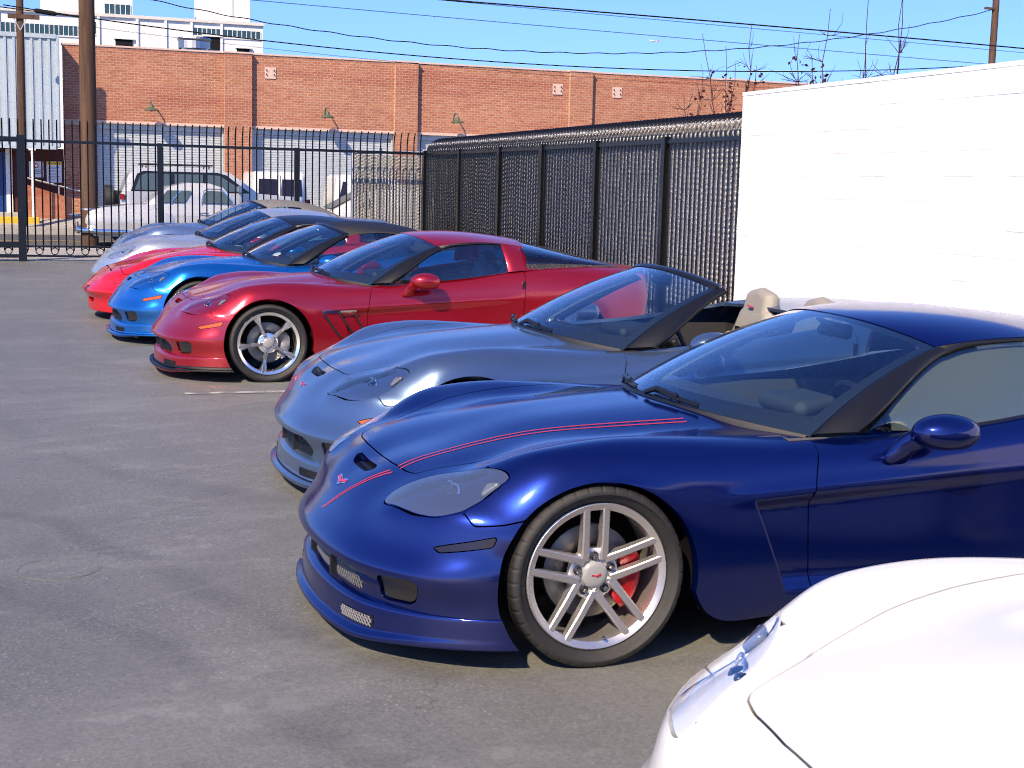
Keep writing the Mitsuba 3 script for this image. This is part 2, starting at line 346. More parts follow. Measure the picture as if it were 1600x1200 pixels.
RIBS = [
    fascia(.10, -.795, .10, arc_front(-39, .905)),
    fascia(.19, -.800, .19, arc_front(-22)),
    fascia(.27, -.815, .27, arc_front(-6)),
    fascia(.335, -.855, .35, arc_front(8)),
    fascia(.43, -.805, .43, arc_front(21)),
    [(-.735, 0, .525), (-.727, .2, .527), (-.697, .40, .532), (-.665, .56, .545), (-.600, .685, .549), (-.53, .778, .544), (-.445, .847, .530), (-.368, .889, .508), (-.322, .907, .494), arc_front(33)],
    [(-.565, 0, .645), (-.575, .2, .648), (-.55, .4, .648), (-.515, .565, .655), (-.46, .70, .652), (-.402, .79, .636), (-.343, .853, .604), (-.296, .890, .576), (-.262, .907, .562), arc_front(44)],
    [(-.42, 0, .695), (-.425, .2, .70), (-.405, .4, .699), (-.36, .56, .702), (-.313, .69, .735), (-.272, .78, .736), (-.238, .849, .698), (-.212, .889, .653), (-.195, .906, .628), arc_front(58)],
    [(-.13, 0, .78), (-.13, .2, .778), (-.13, .4, .762), (-.13, .56, .767), (-.12, .70, .796), (-.112, .793, .797), (-.103, .862, .753), (-.096, .896, .70), (-.09, .909, .668), arc_front(75)],
    [(.13, 0, .822), (.13, .2, .818), (.13, .4, .793), (.12, .56, .788), (.11, .705, .821), (.10, .797, .815), (.088, .866, .768), (.075, .899, .712), (.065, .912, .69), arc_front(98)],
    [(.35, 0, .842), (.35, .2, .838), (.35, .4, .812), (.345, .56, .797), (.33, .712, .818), (.31, .803, .800), (.285, .867, .745), (.26, .898, .68), (.235, .911, .635), arc_front(122)],
    [(.52, 0, .855), (.52, .2, .851), (.52, .4, .826), (.52, .56, .803), (.51, .715, .808), (.49, .812, .780), (.46, .867, .715), (.42, .894, .63), (.37, .908, .54), arc_front(150, .911)],
    [(.70, 0, .862), (.70, .2, .858), (.70, .4, .84), (.70, .57, .806), (.70, .728, .797), (.685, .822, .764), (.655, .869, .695), (.60, .892, .58), (.51, .905, .40), (.40, .903, .20)],
    [(.90, 0, .865), (.90, .2, .863), (.90, .4, .85), (.90, .58, .815), (.90, .748, .794), (.895, .832, .756), (.885, .872, .68), (.85, .892, .52), (.78, .90, .30), (.66, .868, .13)],
    [(1.25, 0, .865), (1.25, .2, .864), (1.25, .4, .855), (1.25, .60, .83), (1.25, .775, .812), (1.25, .848, .768), (1.25, .880, .68), (1.24, .892, .52), (1.21, .902, .30), (1.17, .870, .13)],
    [(1.70, 0, .88), (1.70, .2, .88), (1.70, .4, .875), (1.70, .61, .855), (1.70, .79, .850), (1.70, .859, .80), (1.70, .887, .70), (1.70, .894, .52), (1.69, .904, .30), (1.68, .872, .13)],
    [(2.10, 0, .92), (2.10, .2, .92), (2.10, .4, .918), (2.10, .63, .912), (2.10, .797, .906), (2.105, .87, .84), (2.11, .902, .72), (2.12, .907, .52), (2.14, .912, .30), (2.16, .876, .13)],
    [(2.30, 0, .95), (2.30, .2, .95), (2.30, .4, .948), (2.30, .63, .942), (2.31, .792, .934), (2.315, .876, .868), (2.315, .913, .75), (2.31, .92, .59), (2.31, .919, .46), arc_rear(-5)],
    [(2.50, 0, .975), (2.50, .2, .975), (2.50, .4, .973), (2.50, .62, .966), (2.505, .78, .952), (2.51, .873, .89), (2.51, .919, .79), (2.505, .93, .71), (2.50, .929, .665), arc_rear(54)],
    [(2.76, 0, .985), (2.76, .2, .985), (2.76, .4, .982), (2.76, .61, .975), (2.76, .76, .957), (2.76, .86, .90), (2.76, .92, .81), (2.755, .933, .745), (2.745, .933, .705), arc_rear(98)],
    [(3.06, 0, .98), (3.06, .2, .98), (3.06, .4, .976), (3.06, .60, .968), (3.06, .745, .95), (3.055, .85, .89), (3.04, .912, .79), (3.01, .926, .71), (2.97, .928, .655), arc_rear(134)],
    [(3.36, 0, .962), (3.36, .2, .962), (3.36, .4, .958), (3.355, .58, .95), (3.345, .71, .93), (3.33, .81, .87), (3.29, .872, .77), (3.22, .90, .65), (3.13, .914, .53), arc_rear(160)],
    [(3.57, 0, .942), (3.565, .2, .942), (3.55, .4, .937), (3.525, .56, .92), (3.485, .69, .885), (3.43, .787, .81), (3.36, .853, .70), (3.27, .892, .55), (3.16, .908, .42), arc_rear(178)],
    [(3.62, 0, .87), (3.615, .2, .87), (3.60, .4, .862), (3.575, .56, .84), (3.53, .69, .785), (3.465, .785, .69), (3.38, .85, .565), (3.28, .885, .43), (3.16, .90, .32), arc_rear(193)],
    [(3.615, 0, .62), (3.612, .2, .62), (3.60, .4, .615), (3.57, .56, .595), (3.52, .69, .55), (3.45, .785, .475), (3.36, .845, .385), (3.26, .878, .30), (3.14, .892, .22), arc_rear(206, .90)],
    [(3.52, 0, .30), (3.515, .2, .30), (3.50, .4, .295), (3.47, .56, .285), (3.42, .69, .265), (3.35, .78, .235), (3.27, .83, .20), (3.19, .855, .17), (3.10, .868, .145), arc_rear(215, .875)],
]
def sd_seam(x, y): return np.hypot(x, y)
def crease_z(x): return .566 + .054 * x
def vent_x(z): return .609 + (.559 - z) * .39
def sstep(a, b, x):
    t = np.clip((x - a) / (b - a), 0, 1); return t * t * (3 - 2 * t)
def spline_surface(C, ru, su):
    """Interpolating bicubic surface through the ribs; ru, su = sample counts or (list of fractional rib indices)."""
    C = np.asarray(C, float)
    m = C[:, 1:4].copy()[:, ::-1]; m[..., 1] *= -1          # mirrored columns keep the centre line smooth
    C2 = np.concatenate([m, C], 1)
    dr_ = np.linalg.norm(np.diff(C2, axis=0), axis=2).mean(1); r = np.r_[0, np.cumsum(dr_)]
    ds_ = np.linalg.norm(np.diff(C2, axis=1), axis=2).mean(0); s = np.r_[0, np.cumsum(ds_)]; s -= s[3]
    fr = np.interp(ru, np.arange(len(r)), r)
    A = CubicSpline(r, C2, axis=0)(fr)
    fs = np.interp(su, np.arange(C.shape[1]), s[3:])
    return CubicSpline(s, A, axis=1)(fs)
def master(nose_scale=1.0, fine=1.0, cove=True):
    C = np.array(RIBS, float)
    if nose_scale != 1.0: C[..., 2] *= 1 - .10 * (1 - sstep(-.45, .75, C[..., 0])) * sstep(.3, .5, C[..., 2])
    if nose_scale != 1.0:
        C = C.copy(); f = C[..., 0] < 0
        C[..., 0] = np.where(f, C[..., 0] * nose_scale, C[..., 0])
    ru = np.concatenate([np.linspace(i, i + 1, max(3, int(k * fine)), endpoint=False) for i, k in enumerate(
        [5, 6, 6, 9, 9, 10, 9, 12, 10, 9, 16, 50, 40, 12, 14, 10, 8, 8, 8, 8, 9, 8, 7, 8, 7])] + [[25.0]])
    su = np.concatenate([np.linspace(i, i + 1, max(3, int(k * fine)), endpoint=False) for i, k in enumerate([8, 8, 9, 10, 10, 10, 10, 10, 9])] + [[9.0]])
    P = spline_surface(C, ru, su)
    M = grid_mesh(P)
    if cove:
        x, y, z = M['V'].T
        side = sstep(.70, .84, y)
        d = (.040 if cove is True else 0.0) * sstep(-.06, -.05, x - vent_x(z)) * (1 - sstep(.75, 2.05, x)) * sstep(0.0, .045, crease_z(x) - z) * sstep(.215, .29, z)
        # the shoulder above the crease swells a little so that its lower edge reads as a line
        d = d - .009 * sstep(.35, .7, x) * (1 - sstep(2.0, 2.3, x)) * np.exp(-((z - crease_z(x) - .012) / .03) ** 2)
        P2 = (M['V'] - (d * side)[:, None] * M['N']).reshape(P.shape)
        M = grid_mesh(P2)
    return M

GAP = .0026
WS_BASE_Y, WS_TOP_Y = .745, .60
def ws_base(y):
    t = np.abs(y) / WS_BASE_Y; return np.stack([.56 + .34 * t ** 2.3, y, .868 - .066 * t ** 2], -1)
def ws_top(y):
    t = np.abs(y) / WS_TOP_Y; return np.stack([1.385 + .145 * t ** 2.3, y, 1.215 - .088 * t ** 2.4], -1)
HL_K = np.array([(-.668, .482), (-.655, .468), (-.614, .473), (-.545, .508), (-.482, .540), (-.415, .597), (-.36, .665), (-.318, .745), (-.304, .790), (-.318, .812), (-.36, .830), (-.42, .835), (-.482, .815), (-.55, .752), (-.622, .640), (-.657, .545)])
def closed_curve(K, n=120):
    K = np.vstack([K, K[:1]]); t = np.r_[0, np.cumsum(np.sqrt(np.linalg.norm(np.diff(K, axis=0), axis=1)))]
    return CubicSpline(t, K, bc_type='periodic')(np.linspace(0, t[-1], n, endpoint=False))
HL = closed_curve(HL_K)
def cowl_line(off, n=9, ymax=.70):
    return [(float(.56 + off + .34 * (abs(y) / WS_BASE_Y) ** 2.3), float(y)) for y in np.linspace(ymax, -.3, n)]
HOOD = [(-.568, -.3), (-.568, 0), (-.572, .2), (-.558, .36), (-.542, .425), (-.526, .442), (-.45, .470), (-.312, .535), (-.138, .580), (.05, .620), (.266, .652), (.5, .676), (.74, .696)] + cowl_line(-.022)
FENDER = [(-.478, .598), (-.462, .572), (-.450, .550), (-.44, .543), (-.351, .551), (-.27, .570), (-.22, .56), (0, .30), (.36, .05), (.9, .05), (.90, .18), (.850, .24), (.842, .45), (.842, .60), (.862, .70), (.890, .79), (.90, 1.0), (-.325, 1.0), (-.335, .73), (-.36, .69), (-.42, .64)]
DOOR = [(.862, .205), (.850, .24), (.842, .45), (.842, .60), (.862, .70), (.890, .79), (.90, 1.0), (2.27, 1.0), (2.265, .90), (2.24, .60), (2.18, .32), (2.12, .215)]
MOUTH = [(-.45, .180), (.25, .182), (.38, .192), (.45, .215), (.478, .25), (.478, .305), (.455, .326), (-.45, .325)]
FOG = [(.575, .234), (.60, .223), (.705, .230), (.728, .245), (.772, .315), (.760, .333), (.628, .322), (.603, .30)]
DUCT = [(.33, .112), (.46, .112), (.50, .122), (.50, .148), (.36, .148), (.33, .135)]
SLOT = [(-.650, -.10), (-.630, -.15), (-.612, -.14), (-.612, .14), (-.630, .15), (-.650, .10)]
MARK = [(-.576, .453), (-.55, .442), (-.39, .474), (-.372, .512), (-.52, .473)]
COCKPIT = [(.62, -.3)] + [(a + 0.0, b) for a, b in cowl_line(.03, 9, .735)][::-1] + [(1.0, .765), (1.6, .775), (2.05, .775), (2.22, .73), (2.27, .60), (2.28, -.3)]

def build_body(kind, nose_scale=1.0, headlights=True, fine=1.0):
    """Panels of one body, each a mesh with normals; keys are part names, a leading 2 marks parts that come in pairs."""
    M = master(nose_scale, fine); M2 = master(nose_scale, fine, 'plain')
    x, y, z = M['V'].T
    sc = np.where(x < 0, x / nose_scale, x)
    xy, xz, yz = np.stack([sc, y], 1), np.stack([sc, z], 1), np.stack([y, z], 1)
    arch = np.minimum(np.hypot(x, z - AXZ) - .372, np.hypot(x - WB, z - AXZ) - .374)
    hood = poly_field(xy, HOOD, .015); hl = poly_field(xy, HL) if headlights else np.full(len(x), -1.0)
    hl = np.where(x < -.2, np.minimum(hl, z - np.interp(x, [-.70, -.62, -.546, -.474, -.406, -.34, -.30], [.546, .550, .560, .585, .622, .672, .70])), -1.0)
    hood = np.where(z > .5, hood, -1.0)
    fen = poly_field(xz, FENDER, .006)
    fen = np.where(x > -.2, np.minimum(np.where(y > .55, 1.0, -1.0) * 1.0, fen), fen)
    fen = np.where((x > .55) & (y < .70), np.minimum(fen, y - .70), fen)
    door = np.minimum(poly_field(xz, DOOR, .03), y - .745)
    mark = np.where(y > .6, poly_field(xz, MARK, .006), -1.0)
    cock = poly_field(xy, COCKPIT, .02); cock = np.where(z > .7, cock, -1.0)
    front = sc < -.45
    mouth = np.where(front, poly_field(yz, MOUTH, .008), -1.0); fog = np.where(front, poly_field(yz, FOG, .010), -1.0)
    duct = np.full(len(x), -1.0); slot = np.where(z > .45, poly_field(xy, SLOT, .006), -1.0)
    if not headlights:
        mouth = np.where(front, poly_field(yz, [(.20, .20), (.42, .20), (.44, .25), (.20, .25)], .006), -1.0)
        fog = np.where(front, poly_field(yz, [(.20, .315), (.36, .315), (.37, .385), (.20, .385)], .012), -1.0)
        duct = slot = np.full(len(x), -1.0)
    out = {}
    def panel(name, d, depth=.022, sym=True):
        m = clip(M, np.minimum(d, arch) - (0 if name in ('cowl',) else GAP))
        m = lips(m, depth)
        out[name] = m
    hood = np.minimum(hood, -hl)
    panel('hood', hood)
    # the fender ends in a step at the vent: ahead of it the plain skin, behind it the scooped one
    fA = np.where(y > .6, np.maximum.reduce([vent_x(z) - x, z - crease_z(x), .212 - z]), 1.0)
    g2 = np.where((y < .84) & (z > .645), GAP + .0004, 0.0)      # no gap along the strip between hood and headlight
    df = np.minimum.reduce([fen + g2, -hood, -hl, np.where(x > -.6, 1.0, -1.0), arch]) - GAP
    out['2fender'] = merge(lips(clip(M2, np.minimum(df, fA)), .045), lips(clip(M, np.minimum(df, -fA)), .022, lambda m: np.maximum.reduce([vent_x(m[:, 2]) - m[:, 0], m[:, 2] - crease_z(m[:, 0]), .212 - m[:, 2]]) < -.004))
    out['_plain'] = M2; out['_step'] = fA
    f_f = np.minimum.reduce([-hood, -hl, -fen + g2, -.17 - sc, -mark, -mouth, -fog, -duct, -slot])
    panel('front_bumper', f_f, .05)
    panel('2door', door)
    quarter = np.minimum.reduce([sc - .60, -door, -fen, -cock, np.where(x > .9, 1.0, y - .70), np.maximum(x - 1.8, .205 - z)])
    panel('2rear_quarter', np.minimum(quarter, y - .72))
    panel('cowl', np.minimum.reduce([-hood, -cock, sc - .40, .72 - y, 1.0 - x]), .01)
    if headlights:
        lens = clip(M, hl - GAP); lens = dict(lens); lens['V'] = lens['V'] + .0015 * lens['N']; out['2headlight'] = lens
        bowl = clip(M, hl - .0015); b = dict(bowl); q = np.interp(poly_field(bowl['V'][:, :2] / np.array([nose_scale, 1]), HL), [0, .006, .02, .05, .12], [.005, .012, .022, .030, .034])
        b['V'] = bowl['V'] - q[:, None] * bowl['N']; out['2reflector'] = b
    mk = clip(M, mark - .001); mk['V'] = mk['V'] + .002 * mk['N']; out['2side_marker'] = mk
    fg = clip(M, fog - .004); fg['V'] = fg['V'] - (.012 * fg['N'] if headlights else .006 * fg['N']); out['2fog_lamp'] = fg
    out['_master'] = M; out['_arch'] = arch; out['_hood'] = hood
    return out

def splitter_mesh(front=.062, side=.004, z_hi=.185, z_lo=.058):
    s = CubicSpline(np.arange(10), np.stack([-.80 + PLAN_X, PLAN_Y], 1))
    t = np.linspace(0, 9, 70); p = s(t); d = s(t, 1); d /= np.linalg.norm(d, axis=1, keepdims=True)
    n = np.stack([-d[:, 1], d[:, 0]], 1)
    o = side + (front - side) * (1 - sstep(.45, .92, p[:, 1]))
    lift = .040 * sstep(.45, .90, p[:, 1])
    sh = front * .52; z0 = z_hi
    rows = [(-.030, z0 + .032), (.004, z0 + .026), (sh * .8, z0 + .012), (sh, z0), (sh * 1.03, z0 - .030), (sh * 1.06, .100), (sh * 1.25, .090), (front * .93, .082), (front, .076), (front * 1.01, z_lo + .006), (front * .95, z_lo), (front * .6, z_lo - .004), (-.10, z_lo - .002)]
    taper = (side + (front - side) * (1 - sstep(.45, .90, p[:, 1]))) / front
    P = np.stack([np.concatenate([p + n * (k * np.where(k > 0, taper, 1.0))[:, None], (zz + lift * np.clip((z0 + .03 - zz) / .12, 0, 1))[:, None]], 1) for k, zz in rows], 0)
    m = grid_mesh(P[::-1])
    return clip(m, np.hypot(m['V'][:, 0], m['V'][:, 2] - AXZ) - .372)

# ---- greenhouse
def loft(A, B, n, bulge=0.0, nvec=None):
    A, B = np.asarray(A), np.asarray(B); s = np.linspace(0, 1, n)[:, None, None]
    P = A[None] * (1 - s) + B[None] * s
    if bulge:
        nv = np.asarray(nvec, float); P = P + (4 * s * (1 - s)) * bulge * nv
    return P
def rail(xs, t):
    return np.stack([CubicSpline(np.linspace(0, 1, len(xs)), np.asarray(xs, float))(t)], 0)[0]
ROOF_RAIL = [(1.53, .60, 1.127), (1.70, .632, 1.156), (1.90, .643, 1.168), (2.10, .638, 1.160), (2.34, .60, 1.128)]
ROOF_MID = [(1.385, 0, 1.215), (1.56, 0, 1.236), (1.78, 0, 1.244), (2.02, 0, 1.234), (2.36, 0, 1.196)]
BELT = [(1.085, .800, .818), (1.40, .808, .834), (1.75, .810, .866), (2.12, .802, .914)]
WIN_TOP = [(1.085, .800, .818), (1.33, .712, .975), (1.555, .628, 1.095), (1.75, .640, 1.142), (1.92, .648, 1.153), (2.10, .640, 1.148)]
def side_window(t0=0.0):
    t = np.linspace(0, 1, 40)
    tb = np.clip(t * 1.0, 0, 1)
    A, B = rail(BELT, tb), rail(WIN_TOP, t)
    P = loft(A, B, 10, .016, (0, 1, .3))
    return grid_mesh(P)
def greenhouse(kind):
    g = {}
    y1, y2 = np.linspace(-1, 1, 41) * WS_BASE_Y, np.linspace(-1, 1, 41) * WS_TOP_Y
    ws = grid_mesh(loft(ws_base(y1), ws_top(y2), 22, .030, (-.40, 0, .92)))
    if ws['N'][:, 2].mean() < 0: ws = {'V': ws['V'], 'N': -ws['N'], 'F': ws['F'][:, ::-1]}
    g['windshield'] = ws
    # pillar: from the windscreen's edge to the side window's front edge
    s = np.linspace(0, 1, 24)[:, None]
    e1 = ws_base(np.array([WS_BASE_Y]))[0] * (1 - s) + ws_top(np.array([WS_TOP_Y]))[0] * s + 4 * s * (1 - s) * .030 * np.array([-.40, 0, .92])
    tw = np.linspace(0, .415, 24); e2 = rail(WIN_TOP, tw)
    e2 = e2 + np.array([-.008, .004, .004])
    mid = (e1 + e2) / 2 + np.array([.0, .012, .010]); 
    e1i, e2i = e1 - np.array([-.02, .03, .02]), e2 - np.array([-.01, .035, .01])
    e1 = e1 + np.array([-.004, .002, .003])
    P = np.stack([e1i, e1, e1 * .75 + mid * .25 + np.array([0, .004, .006]), mid, mid * .3 + e2 * .7 + np.array([0, .004, .003]), e2, e2i], 1)
    g['2windshield_pillar'] = grid_mesh(P)
    g['2side_window'] = side_window()
    hd = np.stack([ws_top(y2) + np.array([-.030, 0, -.004]), ws_top(y2) + np.array([-.020, 0, .008]), ws_top(y2) + np.array([.012, 0, .010]), ws_top(y2) + np.array([.05, 0, .002])], 0)
    g['windshield_header'] = grid_mesh(hd)
    if kind == 'coupe':
        t = np.linspace(0, 1, 34); R, C = rail(ROOF_RAIL, t), rail(ROOF_MID, t)
        u = np.linspace(0, 1, 24)
        P = np.stack([np.stack([C[:, 0] + (R[:, 0] - C[:, 0]) * k ** 2.2, R[:, 1] * k, C[:, 2] + (R[:, 2] - C[:, 2]) * k ** 2.5], 1) for k in u], 1)
        P[..., 2] += .004
        half = grid_mesh(P); half = lips(half, .02); g['roof'] = merge(half, mirror(half))
        # window frame under the roof rail
        a = rail(ROOF_RAIL, np.linspace(0, .78, 26)); b = rail(WIN_TOP, np.linspace(.40, 1, 26))
        P = np.stack([a + [0, .002, .002], a * .5 + b * .5 + [0, .008, .002], b + [0, .004, 0], b - [0, .02, .004]], 1); g['2window_frame'] = grid_mesh(P)
        # rear pillar in body colour
        k = np.linspace(0, 1, 20)[:, None]
        f1 = np.array([2.125, .806, .922]) * (1 - k) + np.array([2.105, .643, 1.160]) * k + 4 * k * (1 - k) * .018 * np.array([0, 1, .3])
        f2 = np.array([2.40, .800, .938]) * (1 - k) + np.array([2.30, .606, 1.132]) * k + 4 * k * (1 - k) * .018 * np.array([0, 1, .3])
        md = (f1 + f2) / 2 + [0, .008, .003]
        P = np.stack([f1 - [0, .03, 0], f1, f1 * .5 + md * .5 + [0, .003, .001], md, md * .5 + f2 * .5 + [0, .003, .001], f2, f2 - [0, .03, .0]], 1); g['2rear_pillar'] = grid_mesh(P)
        # the long glass hatch
        st = [(2.33, .604, .612, 1.132, 1.200), ]
        xs = np.linspace(2.32, 3.26, 26); q = (xs - 2.32) / .94
        zc = 1.200 - .215 * q ** 1.12; ye = .800 - .17 * q ** 1.6; ze = .936 + .035 * q
        # at its front the hatch meets the slanted pillar, so each row leans forward with height
        th = np.linspace(0, 1, 22)
        P = np.stack([np.stack([xs + (-.03 + .01 * k) * (1 - q) * 1.0, ye * (1 - k ** 2.6) ** (1 / 1.7), ze + (zc - ze) * k ** .8], 1) for k in th], 1)
        half = grid_mesh(P); 
        if half['N'][:, 2].mean() < 0: half = {'V': half['V'], 'N': -half['N'], 'F': half['F'][:, ::-1]}
        g['rear_hatch_glass'] = merge(half, mirror(half))
    if kind == 'soft':
        xs = np.linspace(1.40, 2.86, 34); q = (xs - 1.40) / 1.46
        zc = np.interp(q, np.linspace(0, 1, 9), [1.222, 1.238, 1.247, 1.245, 1.232, 1.205, 1.155, 1.075, .985])
        zc = CubicSpline(np.linspace(0, 1, 9), [1.222, 1.240, 1.250, 1.246, 1.232, 1.200, 1.148, 1.072, .985])(q)
        ye = CubicSpline(np.linspace(0, 1, 7), [.585, .642, .660, .668, .690, .70, .66])(q)
        ze = CubicSpline(np.linspace(0, 1, 7), [1.105, 1.150, 1.158, 1.135, 1.06, .985, .955])(q)
        low = np.array([np.interp(v, [2.08, 2.20, 2.5, 2.86], [1, 0, 0, 0]) for v in xs])
        zl = np.where(low > .99, ze, np.interp(xs, [2.08, 2.22, 2.5, 2.86], [1.15, .955, .955, .955])); yl = np.where(low > .99, ye + .002, np.interp(xs, [2.08, 2.22, 2.5, 2.86], [.66, .775, .765, .66]))
        rows = [np.stack([xs + .13 * k ** 2.2 * (1 - q) ** 3, ye * k, zc + (ze - zc) * k ** 2.6], 1) for k in np.linspace(0, 1, 18)]
        e = rows[-1]
        for k in np.linspace(.15, 1, 8): rows.append(np.stack([e[:, 0], e[:, 1] * (1 - k) + yl * k + .012 * np.sin(np.pi * k) * (1 - low), e[:, 2] * (1 - k) + zl * k - .012 * low * k], 1))
        half = grid_mesh(np.stack(rows, 1)); g['soft_top'] = merge(half, mirror(half))
    return g

# ---- wheels: local axis y, outer face towards -y, centre at the origin
def tyre_mesh(n=120, sipes=False, rim=.245, R=.324, w=.132):
    prof = [(rim, -.085), (rim + .006, -.097), (rim + .018, -.108), (rim + .040, -.118), (R - .030, -.125), (R - .013, -.119), (R - .005, -.110), (R - .0015, -.098)]
    tread = []
    for c in (-.062, -.020, .022, .064):
        tread += [(R, c - .006), (R - .007, c - .004), (R - .007, c + .004), (R, c + .006)]
    prof = prof + tread + [(R - .0015, .098), (R - .013, .119), (rim + .03, .12), (rim, .09)]
    pr = np.array(prof); th = np.arange(n + 1) / n * 2 * np.pi
    rad = np.broadcast_to(pr[:, 0][None], (n + 1, len(pr))).copy()
    if sipes:
        ph = (np.arange(n + 1) % 11)
        rad[:, 5:8] -= np.where((ph == 0), .0045, 0)[:, None]
        ph2 = (np.arange(n + 1) % 6); rad[:, 3] -= 0
    P = np.stack([rad * np.cos(th)[:, None], np.broadcast_to(pr[:, 1][None], rad.shape), rad * np.sin(th)[:, None]], -1)
    m = grid_mesh(P)
    return m
def spoke_bar(p0, p1, w0, w1, y0, y1, depth0=.035, depth1=.03, ridge=.004):
    """A tapering spoke in the wheel plane from p0 to p1 (x, z); its face at y0 .. y1 (outer is -y)."""
    p0, p1 = np.array(p0), np.array(p1); d = (p1 - p0) / np.linalg.norm(p1 - p0); n = np.array([-d[1], d[0]])
    V = []
    for p, w, y, dp in ((p0, w0, y0, depth0), (p0 * .55 + p1 * .45, (w0 + w1) / 2 * .94, y0 * .5 + y1 * .5 - .002, (depth0 + depth1) / 2), (p1, w1, y1, depth1)):
        for a, yy in ((-.5, y + dp), (-.5, y + .003), (-.34, y - ridge * .3), (.34, y - ridge * .3), (.5, y + .003), (.5, y + dp)):
            q = p + n * w * a; V.append([q[0], yy, q[1]])
    F = []
    for k in range(2):
        for i in range(6):
            j = (i + 1) % 6; a, b = k * 6, k * 6 + 6
            F += [[a + i, b + i, b + j], [a + i, b + j, a + j]]
    for o, s in ((0, 1), (12, -1)):
        for i in range(1, 5): F.append([o, o + i + 1, o + i][::s])
    m = trimesh.Trimesh(V, F, process=False); m.fix_normals(); return m
def rim_base(r=.262):
    return to_tri(lathe([(r - .002, .09), (r - .022, .085), (r - .026, -.03), (r - .030, -.070), (r - .026, -.088), (r - .012, -.096), (r - .003, -.100), (r + .001, -.097), (r + .002, -.088), (r - .001, -.082)], 96))
def twin_spoke_rim(r=.262, rot=92):
    ms = [rim_base(r)]
    for k in range(5):
        a = math.radians(rot + 72 * k); d = np.array([math.cos(a), math.sin(a)]); n = np.array([-d[1], d[0]])
        for s in (-1, 1):
            ms.append(spoke_bar(d * .052 + n * s * .036, d * (r - .012) + n * s * .037, .030, .026, -.070, -.094, .045, .03))
            ms.append(spoke_bar(d * .150 + n * s * .031, d * (r - .016) + n * s * .034, .006, .006, -.055, -.070, .03, .02))
        a2 = a + math.radians(36); d2 = np.array([math.cos(a2), math.sin(a2)])
    ms.append(to_tri(lathe([(.092, -.030), (.092, -.052), (.074, -.060), (.030, -.060), (.0, -.060)], 60)))
    return cat(ms)
def split_spoke_rim(r=.262, rot=115):
    ms = [rim_base(r)]
    for k in range(5):
        a = math.radians(rot + 72 * k); d = np.array([math.cos(a), math.sin(a)]); n = np.array([-d[1], d[0]])
        ms.append(spoke_bar(d * .040, d * .150, .040, .026, -.072, -.080, .04, .03, .010))
        ms.append(spoke_bar(d * .145, d * (r - .012), .026, .034, -.080, -.093, .03, .03, .010))
        for s in (-1, 1): ms.append(spoke_bar(d * .175 + n * s * .010, d * (r - .010) + n * s * .030, .012, .014, -.080, -.091, .03, .02))
    ms.append(to_tri(lathe([(.085, -.030), (.085, -.056), (.070, -.066), (.030, -.068), (.0, -.068)], 60)))
    return cat(ms)
def disc_mesh(): return lathe([(.0, .02), (.085, .02), (.085, -.012), (.168, -.012), (.168, .016), (.0, .016)], 72)
def caliper_mesh(a0=-50, a1=26, r0=.112, r1=.188):
    th = np.radians(np.linspace(a0, a1, 22)); out = []
    P = []
    for t, k in zip(th, np.linspace(0, 1, 22)):
        e = .010 * (1 - min(1, 9 * min(k, 1 - k))); bump = .006 * np.cos(k * np.pi * 4)
        ring = [(r0 + e, -.02), (r0 + e, -.036), (r0 + .02 + e, -.046 - bump), (r1 - .02 - e, -.046 - bump), (r1 - e, -.036), (r1 - e, .04), (r0 + e, .04)]
        P.append([[q * math.cos(t), y, q * math.sin(t)] for q, y in ring])
    P = np.array(P); m = grid_mesh(np.concatenate([P, P[:, :1]], 1)); t = to_tri(m)
    c0, c1 = P[0], P[-1]
    for c in (c0, c1):
        v = np.vstack([c, c.mean(0)]); f = [[7, i, (i + 1) % 7] for i in range(7)]
        t = cat([t, trimesh.Trimesh(v, f, process=False)])
    return t
def lug_meshes(r=.066, rot=92):
    out = []
    for k in range(5):
        a = math.radians(rot + 72 * k)
        m = to_tri(lathe([(.0, -.082), (.0075, -.082), (.0095, -.078), (.0095, -.062)], 6)); m.apply_translation([r * math.cos(a), 0, r * math.sin(a)]); out.append(m)
    return out
def mirror_shell():
    import manifold3d as m3
    E = m3.Manifold.sphere(1.0, 64)
    h = E.scale([.132, .086, .070]).rotate([0, 0, 8]).translate([1.310, 1.0, .852]) + E.scale([.090, .078, .066]).translate([1.352, 1.0, .848])
    h = h.trim_by_plane([-1, -.12, 0], -1.535)
    neck = hull_spheres([((1.235, .965, .832), .044), ((1.205, .905, .785), .040)]) + hull_spheres([((1.205, .905, .785), .040), ((1.165, .872, .735), .030), ((1.215, .868, .735), .030)])
    t = m_to_tri((h + neck).refine_to_length(.010)); t = trimesh.Trimesh(t.vertices, t.faces, process=True)
    trimesh.smoothing.filter_taubin(t, iterations=60); t.faces = t.faces[:, ::-1] if t.volume < 0 else t.faces
    return t
def seat_mesh():
    import manifold3d as m3
    back = hull_spheres([((1.93, -.20, .40), .07), ((1.93, .20, .40), .07), ((2.03, -.19, .78), .06), ((2.03, .19, .78), .06), ((2.06, -.14, .92), .06), ((2.06, .14, .92), .06)])
    head = hull_spheres([((2.055, -.115, .88), .06), ((2.055, .115, .88), .06), ((2.085, -.10, 1.03), .06), ((2.085, .10, 1.03), .06), ((2.085, 0, 1.055), .055)])
    bol = hull_spheres([((1.90, -.235, .42), .06), ((1.98, -.225, .76), .05)]) + hull_spheres([((1.90, .235, .42), .06), ((1.98, .225, .76), .05)])
    cush = hull_spheres([((1.40, -.20, .33), .07), ((1.40, .20, .33), .07), ((1.90, -.20, .30), .08), ((1.90, .20, .30), .08)])
    t = m_to_tri((back + head + bol + cush).refine_to_length(.035)); t = trimesh.Trimesh(t.vertices, t.faces, process=True)
    trimesh.smoothing.filter_taubin(t, iterations=10)
    return t
